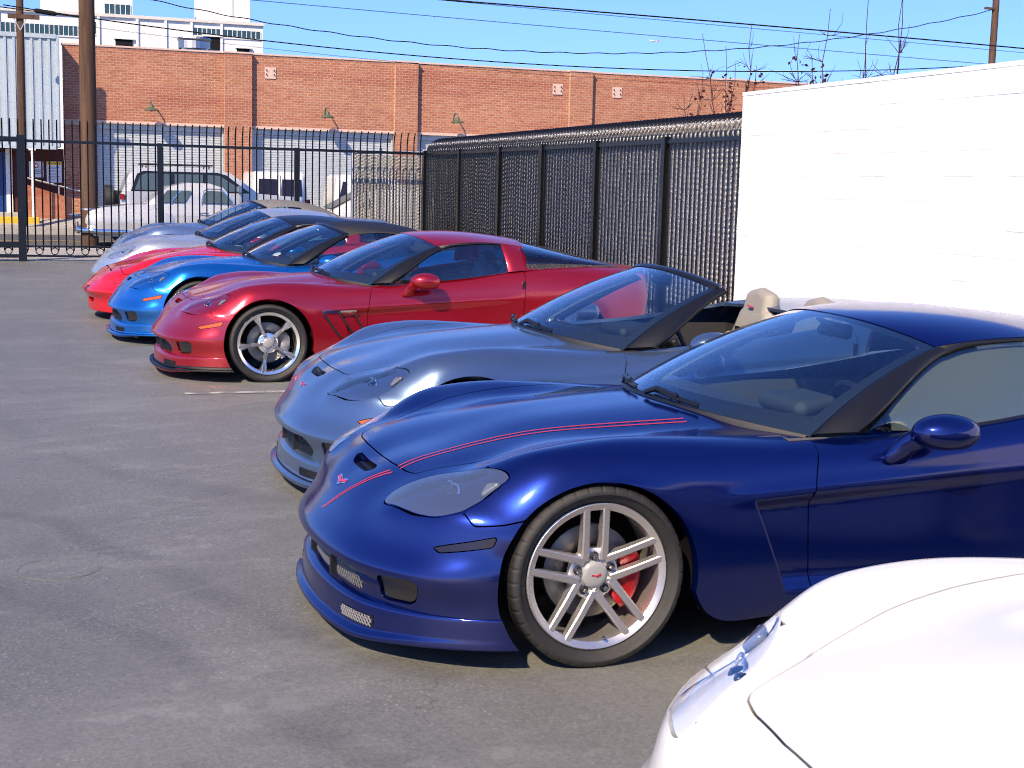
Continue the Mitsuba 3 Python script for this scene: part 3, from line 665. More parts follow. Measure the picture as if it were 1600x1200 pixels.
# ---------------------------------------------------------------- assembling the cars
C6 = build_body('c6'); C5 = build_body('c5', 1.08, headlights=False, fine=.6)
def split_side(M): return {'near': mirror(M), 'far': M}
CACHE = {}
def cached(key, fn):
    if key not in CACHE:
        M = fn(); CACHE[key] = ply_n(M) if isinstance(M, dict) else mikit.ply(M, None, smooth=35)
    return CACHE[key]
GH = {}
def lattice(y0, y1, z0, z1, step, w, skew=1.0):
    """Crossing thin bars filling a rectangle of the (y, z) plane at x = 0."""
    from shapely import LineString
    r = shapely.box(y0, z0, y1, z1); segs = []
    for s in (1, -1):
        for c in np.arange(y0 - (z1 - z0) * skew, y1 + (z1 - z0) * skew, step):
            a, b = (c, z0), (c + s * (z1 - z0) * skew, z1)
            g = LineString([a, b]).intersection(r)
            if g.length > .01 and g.geom_type == 'LineString':
                (p, q), (u, v) = g.coords[0], g.coords[-1]; segs.append(((0, p, q), (0, u, v)))
    return bars(segs, w)
def on_master(M, pts2, axis=(0, 1)):
    """The nearest point and normal of the body for each (x, y) (or other axis pair)."""
    from scipy.spatial import cKDTree
    V = M['V'] if axis == (0, 1) else M['V']
    k = cKDTree(V[:, list(axis)]); _, i = k.query(pts2); return V[i], M['N'][i]
def emblem_parts(M):
    """Two small crossed flags lying on the nose."""
    p, n = on_master(M, [(-.728, .0)]); p, n = p[0], n[0] * np.array([1, 0, 1]); n /= np.linalg.norm(n)
    u = np.array([0, 1.0, 0]); v = np.cross(n, u); 
    if v[0] < 0: v = -v
    def flat(poly, h0, h1):
        m = trimesh.creation.extrude_polygon(shapely.Polygon(poly), h1 - h0)
        A = np.eye(4); A[:3, 0] = u; A[:3, 1] = v; A[:3, 2] = n if np.dot(np.cross(u, v), n) > 0 else n; A[:3, 3] = p + n * h0
        m.apply_transform(A); m.fix_normals(); return m
    red = flat([(.004, -.012), (.030, .002), (.070, .008), (.064, .022), (.034, .018), (.0, .006)], .003, .007)
    sil = flat([(-.004, -.012), (-.030, .002), (-.070, .008), (-.064, .022), (-.034, .018), (.0, .006)], .003, .007)
    rim = flat([(.0, -.026), (.036, -.006), (.080, .004), (.072, .028), (.032, .024), (.0, .012), (-.032, .024), (-.072, .028), (-.080, .004), (-.036, -.006)], .0, .0035)
    c_ = p
    for m in (red, sil, rim): m.vertices = c_ + (m.vertices - c_) * .82
    return red, sil, rim
def strip_on_body(M, pts, w0, w1, lift=.0016, n=120):
    """A thin decal strip that follows the body along (x, y) points."""
    from scipy.interpolate import LinearNDInterpolator
    pts = np.asarray(pts, float); t = np.linspace(0, 1, len(pts)); tt = np.linspace(0, 1, n)
    c = CubicSpline(t, pts)(tt); d = np.gradient(c, axis=0); d /= np.linalg.norm(d, axis=1, keepdims=True); q = np.stack([-d[:, 1], d[:, 0]], 1)
    w = np.interp(tt, [0, 1], [w0, w1])[:, None]
    sel = (M['V'][:, 0] < 1.0) & (M['N'][:, 2] > .2) & (M['V'][:, 2] > .4)
    f = LinearNDInterpolator(M['V'][sel][:, :2], np.concatenate([M['V'][sel][:, 2:], M['N'][sel]], 1))
    rows = []
    for k in (-.5, 0, .5):
        xy = c + q * w * k; o = f(xy); rows.append(np.concatenate([xy, o[:, :1]], 1) + lift * o[:, 1:])
    P = np.stack(rows, 0); ok = np.isfinite(P).all((0, 2)); P = P[:, ok]
    m = grid_mesh(P)
    if m['N'][:, 2].mean() < 0: m = {'V': m['V'], 'N': -m['N'], 'F': m['F'][:, ::-1]}
    return m
def open_box_faces(x0, x1, y0, y1, z0, z1):
    V = [(x, y, z) for x in (x0, x1) for y in (y0, y1) for z in (z0, z1)]
    F = [[0, 1, 3], [0, 3, 2], [4, 6, 7], [4, 7, 5], [0, 4, 5], [0, 5, 1], [2, 3, 7], [2, 7, 6], [0, 2, 6], [0, 6, 4]]
    return trimesh.Trimesh(V, F, process=False)
def liner(cx):
    th = np.radians(np.linspace(-24, 204, 40)); ms = []
    P = np.stack([np.stack([cx + r * np.cos(th), np.full_like(th, y), AXZ + r * np.sin(th)], 1) for r, y in ((.380, .850), (.392, .83), (.395, .52), (.05, .52))], 0)
    a = to_tri(grid_mesh(P)); b = a.copy(); b.vertices[:, 1] *= -1; b.faces = b.faces[:, ::-1]; return cat([a, b])
def build_car(key, X, Y, rot, spec, zs=1.0, dz=0.0):
    """All parts of one sports car under one key."""
    TW = T().translate([X, Y, gz(Y)]).rotate([0, 0, 1], math.degrees(rot))
    TB = TW.translate([0, 0, dz]).scale([1, 1, zs])
    B = C5 if spec.get('c5') else C6; tag = 'c5' if spec.get('c5') else 'c6'
    P = spec['paint']; kind = spec['roof']
    pm = {'hood': P, 'fender': P, 'front_bumper': P, 'door': P, 'rear_quarter': P, 'rear_deck': P, 'cowl': P, 'headlight': spec.get('lens', 'lens'), 'reflector': P, 'side_marker': spec.get('marker', 'amber_lens'), 'fog_lamp': 'fog_lens'}
    for name, M in B.items():
        if name.startswith('_'): continue
        n = name.lstrip('2'); sub = {'reflector': '__headlight', 'fog_lamp': '__front_bumper'}.get(n, '')
        for i, side in enumerate(('near', 'far')):
            if name[0] == '2':
                d = cached((tag, name, side), lambda: split_side(M)[side])
                if n == 'reflector': k = f'{key}__headlight{"_001" if i else ""}__reflector'
                elif n == 'fog_lamp': k = f'{key}__front_bumper__fog_lamp'
                else: k = f'{key}__{n}'
                add_shape(k, d, pm[n], TB)
            elif side == 'near':
                d = cached((tag, name), lambda: merge(M, mirror(M))); add_shape(f'{key}__{n}', d, pm[n], TB)
    # lamps inside the headlights
    if not spec.get('c5'):
        for i, s in enumerate((-1, 1)):
            h = f'{key}__headlight' + ('_001' if i else '')
            def proj(s=s):
                a = to_tri(lathe([(.0, -.034), (.013, -.031), (.022, -.020), (.026, -.008), (.027, .02)], 36))
                a.apply_transform(trimesh.geometry.align_vectors([0, -1, 0], [-.93, s * .22, .28])); a.apply_translation([-.452, s * .640, .613]); return a
            def proj2(s=s):
                a = to_tri(lathe([(.0, -.026), (.010, -.023), (.016, -.014), (.018, .012)], 30))
                a.apply_transform(trimesh.geometry.align_vectors([0, -1, 0], [-.93, s * .22, .28])); a.apply_translation([-.470, s * .590, .625]); return a
            def bez(s=s):
                th = np.linspace(0, 2 * np.pi, 28, endpoint=False); c = np.stack([.034 * np.cos(th), 0 * th, .034 * np.sin(th)], 1); t = tube(c, .0055, 8, closed=True); c2 = tube(c * .7 + [.052, .006, -.012], .0035, 6, closed=True); t = cat([t, c2])
                t.apply_transform(trimesh.geometry.align_vectors([0, -1, 0], [-.93, s * .22, .28])); t.apply_translation([-.458, s * .643, .619]); return t
            add_shape(f'{h}__bezel', cached(('bez', s), bez), 'chrome', TB)
            def ind(s=s):
                m3m = m_to_tri(hull_spheres([((-.345, s * .778, .672), .012), ((-.362, s * .752, .662), .014), ((-.385, s * .765, .640), .011)])); return m3m
            add_shape(f'{h}__projector_lamp', cached(('proj', s), proj), 'projector_glass', TB)
            add_shape(f'{h}__projector_lamp', cached(('proj2', s), proj2), 'projector_glass', TB)
            add_shape(f'{h}__indicator_lamp', cached(('ind', s), ind), 'indicator_glass', TB)
    # splitter, grille
    fb = f'{key}__front_bumper'
    def spl():
        m = splitter_mesh(); return merge(m, mirror(m))
    if not spec.get('c5'):
        add_shape(f'{fb}__splitter', cached('splitter', spl), spec.get('splitter', P), TB)
        if spec.get('lip'):
            def lip():
                m = splitter_mesh(.072, .030, .108, .083); return merge(m, mirror(m))
            add_shape(f'{fb}__splitter_lip', cached('lip', lip), spec['lip'], TB)
        def gr():
            m = lattice(-.48, .48, .170, .335, .020, .0042, .62); m = m.subdivide(); m.vertices[:, 0] += np.interp(np.abs(m.vertices[:, 1]), PLAN_Y, PLAN_X) - .786; return m
        add_shape(f'{fb}__grille_mesh', cached('grille', gr), spec.get('grille', 'black_trim'), TB)
        def frame():
            ms = []
            for y in (-.185, .185): ms.append(box(-.812 + .35 * y * y, -.765, y - .014, y + .014, .18, .322))
            ms.append(box(-.70, -.69, -.46, .46, .17, .34)); ms.append(box(-.60, -.59, -.60, .60, .10, .36)); return cat(ms)
        add_shape(f'{fb}__grille_frame', cached('gframe', frame), 'black_plastic', TB)
        def duct_at(y, z, lift):
            yy, tt = np.abs(y), np.linspace(0, 9, 400); sp_ = CubicSpline(np.arange(10), np.stack([-.80 + PLAN_X, PLAN_Y], 1)); p = sp_(tt); d = sp_(tt, 1); d /= np.linalg.norm(d, axis=1, keepdims=True)
            tp = (.004 + .058 * (1 - sstep(.45, .90, p[:, 1]))) * .545 + lift; q = p + np.stack([-d[:, 1], d[:, 0]], 1) * tp[:, None]
            return np.stack([np.interp(yy, q[:, 1], q[:, 0]), y, z], -1)
        def duct():
            ms = []
            for s in (-1, 1):
                m = lattice(.385, .575, .112, .150, .0165, .0034, .75); m = m.subdivide(); v = m.vertices; m.vertices = duct_at(v[:, 1], v[:, 2], .004) + np.stack([v[:, 0], 0 * v[:, 0], 0 * v[:, 0]], 1); m.vertices[:, 1] *= s
                if s < 0: m.faces = m.faces[:, ::-1]
                ms.append(m)
            return cat(ms)
        k_ = add_shape(f'{fb}__duct_mesh', cached('duct', duct), spec.get('duct', 'black_trim'), TB); labels[k_] = {'kind': 'stuff'}
        def duct_back():
            ms = []
            for s in (-1, 1):
                Y, Z = np.meshgrid(np.linspace(.38, .58, 20), np.linspace(.108, .154, 4), indexing='ij'); m = grid_mesh(duct_at(Y, Z, .0015)); t = to_tri(m); t.vertices[:, 1] *= s; ms.append(t)
            return cat(ms)
        k_ = add_shape(f'{fb}__duct_recess', cached('ductback', duct_back), 'black_plastic', TB); labels[k_] = {'kind': 'stuff'}
        def slot(): return cat([box(-.64, -.60, -.14, .14, .50, .585), box(-.63, -.615, -.08, .08, .585, .600)])
        add_shape(f'{fb}__intake_backing', cached('slot', slot), 'black_plastic', TB)
        red, sil, rim = CACHE.setdefault('emb', emblem_parts(C6['_master']))
        e = add_shape(f'{key}__emblem', cached('emb0', lambda: rim), 'chrome', TB)
        add_shape(f'{e}__flag', cached('emb1', lambda: red), 'emblem_red', TB); add_shape(f'{e}__flag', cached('emb2', lambda: sil), 'emblem_red', TB)
    # underbody
    def under():
        return cat([liner(0), liner(WB), box(-.62, .60, -.50, .50, .16, .58), box(.45, 2.25, -.84, .84, .15, .26), box(2.2, 3.4, -.5, .5, .2, .8), box(-.62, -.2, -.52, .52, .125, .14)])
    add_shape(f'{key}__underbody', cached('under', under), 'underside', TB)
    # cabin
    def tub():
        a = open_box_faces(.80, 2.26, -.755, .755, .26, .80); return cat([a, box(.70, .80, -.70, .70, .4, .80), box(1.15, 2.2, -.12, .12, .26, .56)])
    add_shape(f'{key}__cabin', cached('tub', tub), spec.get('trim', 'interior_grey'), TB)
    def dash():
        sec = [(.70, .795), (.80, .835), (.95, .868), (1.06, .875), (1.13, .855), (1.16, .79), (1.12, .64), (.9, .55), (.72, .6)]
        m = trimesh.creation.extrude_polygon(shapely.Polygon(sec).buffer(-.02).buffer(.02), 1.40); v = m.vertices.copy(); m.vertices = np.stack([v[:, 0], v[:, 2] - .70, v[:, 1]], 1); m.fix_normals()
        hood_ = m_to_tri(hull_spheres([((1.0, -.50, .865), .04), ((1.0, -.24, .865), .04), ((1.14, -.47, .885), .03), ((1.14, -.27, .885), .03)]))
        m.vertices[:, 2] -= .055 * np.abs(m.vertices[:, 1] / .7) ** 2.5
        return cat([m, hood_])
    add_shape(f'{key}__dashboard', cached('dash', dash), spec.get('dash', 'interior_grey'), TB)
    for s in (-1, 1):
        def st(s=s):
            m = seat_mesh(); m.apply_translation([.24, s * .37, -.05]); return m
        add_shape(f'{key}__seat', cached(('seat', s), st), spec.get('seat', 'leather_dark'), TB)
    if spec.get('seat') == 'leather_beige':
        def se(): return cat([bars([((2.238, .34, .935), (2.234, .40, .945))], .008, .012), ])
        add_shape(f'{key}__seat__stitched_flag', cached('seatflag', se), 'emblem_red', TB)
    def wheel_s():
        th = np.linspace(0, 2 * np.pi, 36, endpoint=False); c = np.stack([0 * th, .185 * np.cos(th), .185 * np.sin(th)], 1)
        m = cat([tube(c, .016, 8, closed=True), bars([((0, -.17, 0), (0, .17, 0)), ((0, 0, -.17), (0, 0, 0))], .03), rounded_box(-.02, .03, -.06, .06, -.06, .05, .02)])
        m.apply_transform(trimesh.transformations.rotation_matrix(math.radians(-22), [0, 1, 0])); m.apply_translation([1.36, -.37, .775]); return m
    add_shape(f'{key}__steering_wheel', cached('steer', wheel_s), 'leather_dark', TB)
    def rvm(): return m_to_tri(hull_spheres([((1.44, -.10, 1.125), .022), ((1.44, .10, 1.125), .022), ((1.45, -.09, 1.150), .02), ((1.45, .09, 1.150), .02)]) + hull_spheres([((1.42, 0, 1.15), .018), ((1.36, 0, 1.19), .012)]))
    add_shape(f'{key}__inner_mirror', cached('rvm', rvm), 'black_plastic', TB)
    # greenhouse
    gk = {'coupe': 'coupe', 'open': 'open', 'soft': 'soft'}[kind]
    if gk not in GH: GH[gk] = greenhouse(gk)
    gm = {'windshield': 'glass', 'windshield_pillar': 'pillar_trim', 'side_window': 'glass', 'windshield_header': 'pillar_trim' if kind != 'coupe' else spec.get('roof_paint', P), 'roof': spec.get('roof_paint', P), 'window_frame': 'black_trim', 'rear_pillar': spec.get('pillar_paint', P), 'rear_hatch_glass': 'glass_dark', 'soft_top': spec.get('top', 'soft_top_black')}
    for name, M in GH[gk].items():
        n = name.lstrip('2')
        if kind == 'open' and n == 'side_window': continue
        if n == 'windshield_header' and kind == 'coupe': continue
        for i, side in enumerate(('near', 'far')):
            if name[0] == '2':
                add_shape(f'{key}__{n}', cached((gk, name, side), lambda: split_side(M)[side]), gm[n], TB)
            elif side == 'near': add_shape(f'{key}__{n}', cached((gk, name), lambda: M), gm[n], TB)
    # black band along the foot of the windscreen, wipers
    def band():
        y = np.linspace(-.735, .735, 41); b = ws_base(y); n = np.array([-.40, 0, .92])
        P = np.stack([b + [-.012, 0, -.030], b + [-.006, 0, -.001], b + np.array([.006, 0, .003])], 0); m = grid_mesh(P)
        return m if m['N'][:, 2].mean() > 0 else {'V': m['V'], 'N': -m['N'], 'F': m['F'][:, ::-1]}
    add_shape(f'{key}__windshield_seal', cached('band', band), 'black_plastic', TB)
    def frit():
        y1, y2 = np.linspace(-1, 1, 61) * WS_BASE_Y, np.linspace(-1, 1, 61) * WS_TOP_Y
        m = grid_mesh(loft(ws_base(y1), ws_top(y2), 50, .030, (-.40, 0, .92))); 
        if m['N'][:, 2].mean() < 0: m = {'V': m['V'], 'N': -m['N'], 'F': m['F'][:, ::-1]}
        s = np.repeat(np.linspace(0, 1, 50), 61); v = np.abs(np.tile(np.linspace(-1, 1, 61), 50))
        m = clip(m, np.maximum.reduce([.10 + .05 * v ** 3 - s, s - .955, v - .945])); m['V'] = m['V'] - .004 * m['N']; return m
    add_shape(f'{key}__windshield__frit_band', cached('frit', frit), 'frit_black', TB)
    for j, (ya, yb) in enumerate(((-.36, -.04), (.10, .42))):
        def wip(ya=ya, yb=yb):
            t = np.linspace(0, 1, 12); y = ya + (yb - ya) * t; p = ws_base(y) + np.stack([-.004 + .012 * t, 0 * t, .014 + .010 * t], 1)
            arm = np.array([ws_base(np.array([yb + .02]))[0] + [-.012, 0, .010], p[9] + [-.004, 0, .016], p[4] + [0, 0, .012]])
            return cat([tube(p, .007, 6), tube(p + [.006, 0, .010], .004, 5), tube(arm, [.012, .012, .009], 6), bars([(p[5] + [-.012, 0, -.004], p[5] + [.014, 0, .020])], .012)])
        add_shape(f'{key}__wiper', cached(('wip', j), wip), 'black_trim', TB)
    for i, s in enumerate((-1, 1)):
        def ms(s=s):
            t = mirror_shell(); t.fix_normals(); m = {'V': np.array(t.vertices), 'N': np.array(t.vertex_normals), 'F': np.array(t.faces)}
            return mirror(m) if s < 0 else m
        mk = add_shape(f'{key}__door_mirror', cached(('mir', s), ms), P, TB)
        def mg(s=s): 
            return m_to_tri(hull_spheres([((1.388, s * .965, .848), .012), ((1.392, s * 1.035, .846), .012), ((1.388, s * 1.03, .866), .012), ((1.388, s * .97, .866), .012)]))
        add_shape(f'{mk}__mirror_glass', cached(('mirg', s), mg), 'mirror_glass', TB)
        d = f'{key}__door' + ('_001' if i else '')
        def hd(s=s): return box(2.225, 2.25, *sorted((s * .878, s * .9035)), .755, .840)
        add_shape(f'{d}__handle_recess', cached(('hand', s), hd), 'black_plastic', TB)
    def fuel():
        V = C6['_master']; d = poly_field(V['V'][:, [0, 2]], [(2.32, .735), (2.53, .745), (2.54, .832), (2.325, .828)], .03); d = np.where(V['V'][:, 1] > .7, d, -1)
        m = clip(V, d); m['V'] = m['V'] + .004 * m['N']; m = lips(m, .004); 
        return mirror(m)
    add_shape(f'{key}__fuel_door', cached('fuel', fuel), P, TB)
    # wheels
    wk = spec.get('wheel', 'split'); big = wk == 'twin'
    R = .327
    for j, (x, s) in enumerate(((0, -1), (WB, -1), (0, 1), (WB, 1))):
        TWH = TW.translate([x, s * .785, R - .003])
        if s > 0: TWH = TWH.rotate([0, 0, 1], 180)
        TWH = TWH.scale([1, 1, 1])
        w = add_shape(f'{key}__wheel', cached(('rim', wk), twin_spoke_rim if big else split_spoke_rim), spec.get('rim', 'alloy'), TWH)
        add_shape(f'{w}__tyre', cached(('tyre', big), lambda: tyre_mesh(440 if big else 120, big, .262, R, .132)), 'rubber', TWH)
        add_shape(f'{w}__brake_disc', cached('disc', disc_mesh), 'brake_steel', TWH)
        add_shape(f'{w}__brake_caliper', cached(('cal'), caliper_mesh), spec.get('caliper', 'caliper_grey'), TWH)
        def cap(): return lathe([(.0, -.080 if big else -.086), (.030, -.079 if big else -.085), (.046, -.074), (.050, -.064), (.050, -.05)], 40)
        c = add_shape(f'{w}__centre_cap', cached(('cap', big), cap), 'cap_silver', TWH)
        if j < 1:
            def ce(): return cat([bars([((-.016, -.0815, .002), (-.004, -.0815, .0))], .004, .003), bars([((.0, -.0815, -.004), (.018, -.0815, .004))], .006, .003)])
            add_shape(f'{c}__flag_badge', cached('capflag', ce), 'emblem_red', TWH)
            for q, lm in enumerate(CACHE.setdefault(('lugs', big), lug_meshes(.066, 92 if big else 115))):
                add_shape(f'{w}__lug_nut', cached(('lug', big, q), lambda: lm), 'steel' if big else 'chrome', TWH)
            def valve(): return tube([(.03, -.095, -.222), (.031, -.108, -.218)], .005, 8)
            add_shape(f'{w}__valve', cached('valve', valve), 'steel', TWH)
            def well(): return cat([to_tri(lathe([(.0105, -.066), (.016, -.0635), (.016, -.060)], 20)).apply_translation([.066 * math.cos(math.radians((92 if big else 115) + 72 * q)), 0, .066 * math.sin(math.radians((92 if big else 115) + 72 * q))]) for q in range(5)])
            add_shape(f'{w}__lug_seat', cached(('well', big), well), 'black_plastic', TWH)
    return TB

def rear_deck_fix():
    for B in (C6, C5):
        M, arch = B['_master'], B['_arch']
        x, y, z = M['V'].T
        xy = np.stack([x, y], 1); cock = np.where(z > .7, poly_field(xy, COCKPIT, .02), -1.0)
        m = lips(clip(M, np.minimum.reduce([x - 2.2, .72 - y, arch, -cock]) - GAP), .02); B['rear_deck'] = m
        q = B['2rear_quarter']; qx, qy, qz = q['V'].T
rear_deck_fix()

G = 'sports cars parked side by side'
cars = []
def sports_car(X, Y, rot, label, spec, zs=1.0, dz=0.0):
    k = thing('sports_car', label, 'sports car', G); TB = build_car(k, X, Y, rot, spec, zs, dz); return k, TB
dark, TBd = sports_car(1.837, 5.289, .004, 'dark blue coupe with twin red pinstripes on its hood and red brake caliper',
    dict(paint='paint_dark_blue', roof='coupe', wheel='twin', rim='alloy', caliper='caliper_red', marker='smoked_lens', lens='lens_hazed', grille='mesh_grey', duct='mesh_bright', seat='leather_grey', trim='leather_grey', dash='dash_beige', pillar_paint='paint_dark_blue'), zs=.955)
for k, (o, w0, w1) in enumerate(((-.017, .011, .006), (.017, .011, .006))):
    pts = [(.53, -.420 + o), (.40, -.406 + o), (.107, -.364 + o), (-.137, -.330 + o), (-.382, -.307 + o), (-.566, -.296 + o * .9)]
    m = strip_on_body(mirror(C6['_master']), pts, w0, w0 * .9); put_n(f'{dark}__hood__pinstripe', m, 'stripe_red', TBd)
    pts = [(-.594, -.287 + o * .85), (-.655, -.221 + o * .6), (-.733, -.134 + o * .45), (-.800, -.020 + o * .3)]
    m = strip_on_body(mirror(C6['_master']), pts, w0 * .8, w1 * .4); put_n(f'{dark}__front_bumper__pinstripe', m, 'stripe_red', TBd)
def grey_panel():
    m = side_window(); V = m['V'] - .030 * m['N']; m = {'V': V, 'N': m['N'], 'F': m['F']}; return mirror(clip(m, np.minimum(V[:, 0] - 1.23, V[:, 2] - .80)))
put_n(f'{dark}__side_window__added_panel', grey_panel(), 'panel_grey', TBd)  # plain panel added behind the glass to give the window its flat grey
V_ = C6['_master']; d_ = np.where(V_['V'][:, 2] > .6, poly_field(V_['V'][:, :2], [(.22, .45), (.40, .37), (.53, .36), (.56, .46), (.58, .60), (.50, .62)], .01), -1.0); m_ = clip(V_, d_); m_['V'] = m_['V'] + .003 * m_['N']
put_n(f'{dark}__hood__cowl_louvre', lips(m_, .005), 'black_plastic', TBd)
slate, TBs = sports_car(2.129, 7.735, -.011, 'slate blue convertible with its top down and beige seats',
    dict(paint='paint_slate_blue', roof='open', seat='leather_beige', trim='interior_grey', grille='black_trim', lip='paint_slate_blue'))
redc, TBr = sports_car(1.822, 12.53, .020, 'crimson coupe with chrome five-spoke wheels and slanted fender vent',
    dict(paint='paint_crimson', roof='coupe', rim='wheel_chrome', grille='black_trim', lip='black_plastic', seat='leather_dark'))
blue, TBb = sports_car(1.585, 15.28, .004, 'bright blue convertible with black soft top closed',
    dict(paint='paint_bright_blue', roof='soft', top='soft_top_black', grille='black_trim', lip='paint_bright_blue'))
def sticker():
    y, s = -.52, .17; a, b = ws_base(np.array([y * 1.0]))[0], ws_top(np.array([y * .8]))[0]; p = a * (1 - s) + b * s + 4 * s * (1 - s) * .03 * np.array([-.40, 0, .92])
    u = (b - a) / np.linalg.norm(b - a); v = np.array([.35, -.93, -.06]); v /= np.linalg.norm(v); th = np.linspace(0, 2 * np.pi, 24, endpoint=False)
    n = np.cross(u, v); n = n if n[2] > 0 else -n; V = [p - .006 * n] + [p - .006 * n + .040 * math.cos(t) * u + .052 * math.sin(t) * v for t in th]
    return trimesh.Trimesh(V, [[0, 1 + i, 1 + (i + 1) % 24] for i in range(24)], process=False)
put(f'{blue}__windshield__sticker', sticker(), 'paper_white', False, TBb)
c5, TB5 = sports_car(1.478, 17.70, .0, 'scarlet older coupe with dark roof behind the bright blue convertible',
    dict(paint='paint_scarlet', roof='coupe', c5=True, marker='paint_scarlet', roof_paint='black_trim', pillar_paint='paint_scarlet', seat='leather_dark'))
silver, TBv = sports_car(1.60, 20.124, -.007, 'bright silver coupe just behind the scarlet car',
    dict(paint='paint_silver', roof='coupe', grille='black_trim'))
steel, TBg = sports_car(1.97, 23.2, .0, 'steel blue convertible with grey soft top, farthest in the row by the fence',
    dict(paint='paint_steel_blue', roof='soft', top='soft_top_grey', grille='black_trim'))
white, TBw = sports_car(1.861, 1.962, -.058, 'white sports car nose cropped at the bottom corner',
    dict(paint='paint_white', roof='coupe', grille='black_trim'))
labels[white]['label'] = 'white sports car of which only hood and clear headlight show'
# fender vents of the crimson coupe: slanted slots under a chrome bar, lying on the fender's own surface
def side_patch(poly, lift, r=.0):
    fA, out = C6['_step'], []
    for V, f in ((C6['_plain'], fA), (C6['_master'], -fA)):
        d = np.where(V['V'][:, 1] > .7, poly_field(V['V'][:, [0, 2]], poly, r), -1.0); m = clip(V, np.minimum(d, f))
        if len(m['F']): m['V'] = m['V'] + lift * m['N']; out.append(lips(m, lift + .002))
    return mirror(merge(*out))
from scipy.spatial import cKDTree
PL = C6['_plain']['V']; PL = PL[PL[:, 1] > .75]; PK = cKDTree(PL[:, [0, 2]])
def side_line(x0, z0, x1, z1, lift, n=16):
    x, z = np.linspace(x0, x1, n), np.linspace(z0, z1, n); d, i = PK.query(np.stack([x, z], 1), k=6)
    return np.stack([x, -(PL[i][..., 1].mean(1) + lift), z], 1)
for x0, x1, w in ((.450, .606, .010), (.590, .735, .009), (.715, .845, .009)):
    put(f'{redc}__fender__vent_slot', tube(side_line(x0, .572, x1, .365, .001), w, 8), 'black_plastic', True, TBr)
put(f'{dark}__fender__vent_edge', tube(side_line(vent_x(.592) - .001, .592, vent_x(.222) - .001, .222, -.0015), .0042, 8), 'paint_dark_blue', True, TBd)
put_n(f'{redc}__fender__vent_bar', side_patch([(.446, .574), (.735, .578), (.74, .604), (.446, .598)], .010, .004), 'chrome', TBr)
# ---------------------------------------------------------------- ground, street
def sheet(xs, ys, zs):
    P = np.stack([np.stack([xs, np.full_like(xs, y), np.full_like(xs, z)], 1) for y, z in zip(ys, zs)], 0); m = grid_mesh(P)
    t = to_tri(m); 
    if m['N'][:, 2].mean() < 0: t.faces = t.faces[:, ::-1]
    return t
XS = np.linspace(-60, 80, 8)
structure('ground', sheet(np.linspace(-4000, 4000, 3), np.array([-4000.0, 9000.0]), np.array([-.35, -.35])), 'far_terrain')
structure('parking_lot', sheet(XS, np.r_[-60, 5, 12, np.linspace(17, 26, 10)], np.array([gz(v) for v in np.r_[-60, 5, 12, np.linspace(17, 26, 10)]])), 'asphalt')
structure('driveway', cat([sheet(XS, np.array([26.0, 30.2]), np.array([.202, .205])), box(-60, 80, 30.2, 30.4, -.3, .205)]), 'concrete')
structure('street', sheet(XS, np.array([30.4, 35, 40.4]), np.array([.07, .13, .07])), 'street_asphalt')
structure('sidewalk', cat([box(-60, 80, 40.4, 42.0, -.3, .24)]), 'concrete')
structure('loading_apron', sheet(XS, np.array([42.0, 43.1, 44.6]), np.array([.244, .45, .66])), 'concrete')
structure('street_marking', cat([sheet(np.array([-60, 80.0]), np.array([35.05, 35.17]), np.array([.136, .136]))]), 'line_yellow')
def stripe_(x0, x1, y0, y1, wv=.05, z=.004):
    return sheet(np.array([x0, x1]), np.array([y0, y1]), np.array([z, z]))
P0 = np.array([1.10, 11.11]); P1 = np.array([5.9, 10.95]); nn = np.array([.033, .999]) * .05
structure('parking_line', trimesh.Trimesh([[*(P0 - nn), .004], [*(P1 - nn), .004], [*(P1 + nn), .004], [*(P0 + nn), .004]], [[0, 1, 2], [0, 2, 3]], process=False), 'line_white')
# manhole
mh = thing('manhole_cover', 'round utility cover worn flush with the asphalt', 'manhole cover')
put(mh + '__ring', to_tri(lathe([(.167, .0012), (.171, .0022), (.174, .0022), (.174, -.01)], 48, 'z')).apply_translation([.078, 6.14, 0]), 'asphalt')
put(mh + '__lid', to_tri(lathe([(.0, .0012), (.165, .0012), (.166, -.01)], 48, 'z')).apply_translation([.078, 6.14, 0]), 'asphalt')

# ---------------------------------------------------------------- white block wall
rng = np.random.default_rng(5)
WX, WEND, CH = 6.90, 13.13, .2032
bw = thing('block_wall', 'bright white painted concrete block wall behind the cars', 'wall')
def block(L):
    g = .006
    m = hull_box = trimesh.creation.box(extents=[.19, L - .004, CH - .004])
    import manifold3d as m3
    r = .0035; x, y, z = .095, L / 2 - .0015, CH / 2 - .0015
    pts = [(sx * (x - (r if a != 0 else 0)), sy * (y - (r if a != 1 else 0)), sz * (z - (r if a != 2 else 0))) for sx in (-1, 1) for sy in (-1, 1) for sz in (-1, 1) for a in range(3)]
    return m_to_tri(m3.Manifold.hull_points(np.array(pts)))
full, half = mikit.ply(block(.4064), None), mikit.ply(block(.2032), None)
rest = []
for r in range(13):
    y = WEND - (.2032 if r % 2 else 0)
    if r % 2: add_shape(bw + '__block', half, 'block_paint', T().translate([WX + .095, WEND - .1016, (r + .5) * CH]))
    while y > -6:
        j = rng.normal(0, .0012)
        if y > 7.0: add_shape(bw + '__block', full, 'block_paint', T().translate([WX + .095 + j, y - .2032, (r + .5) * CH]))
        else: rest.append(box(WX + j, WX + .19 + j, y - .4044, y - .002, r * CH + .002, (r + 1) * CH - .002))
        y -= .4064
k = put(bw + '__farther_blocks', cat(rest), 'block_paint'); labels[k] = {'kind': 'stuff'}
put(bw + '__mortar', box(WX + .0022, WX + .185, -6, WEND - .004, 0, 13 * CH - .004), 'block_joint')
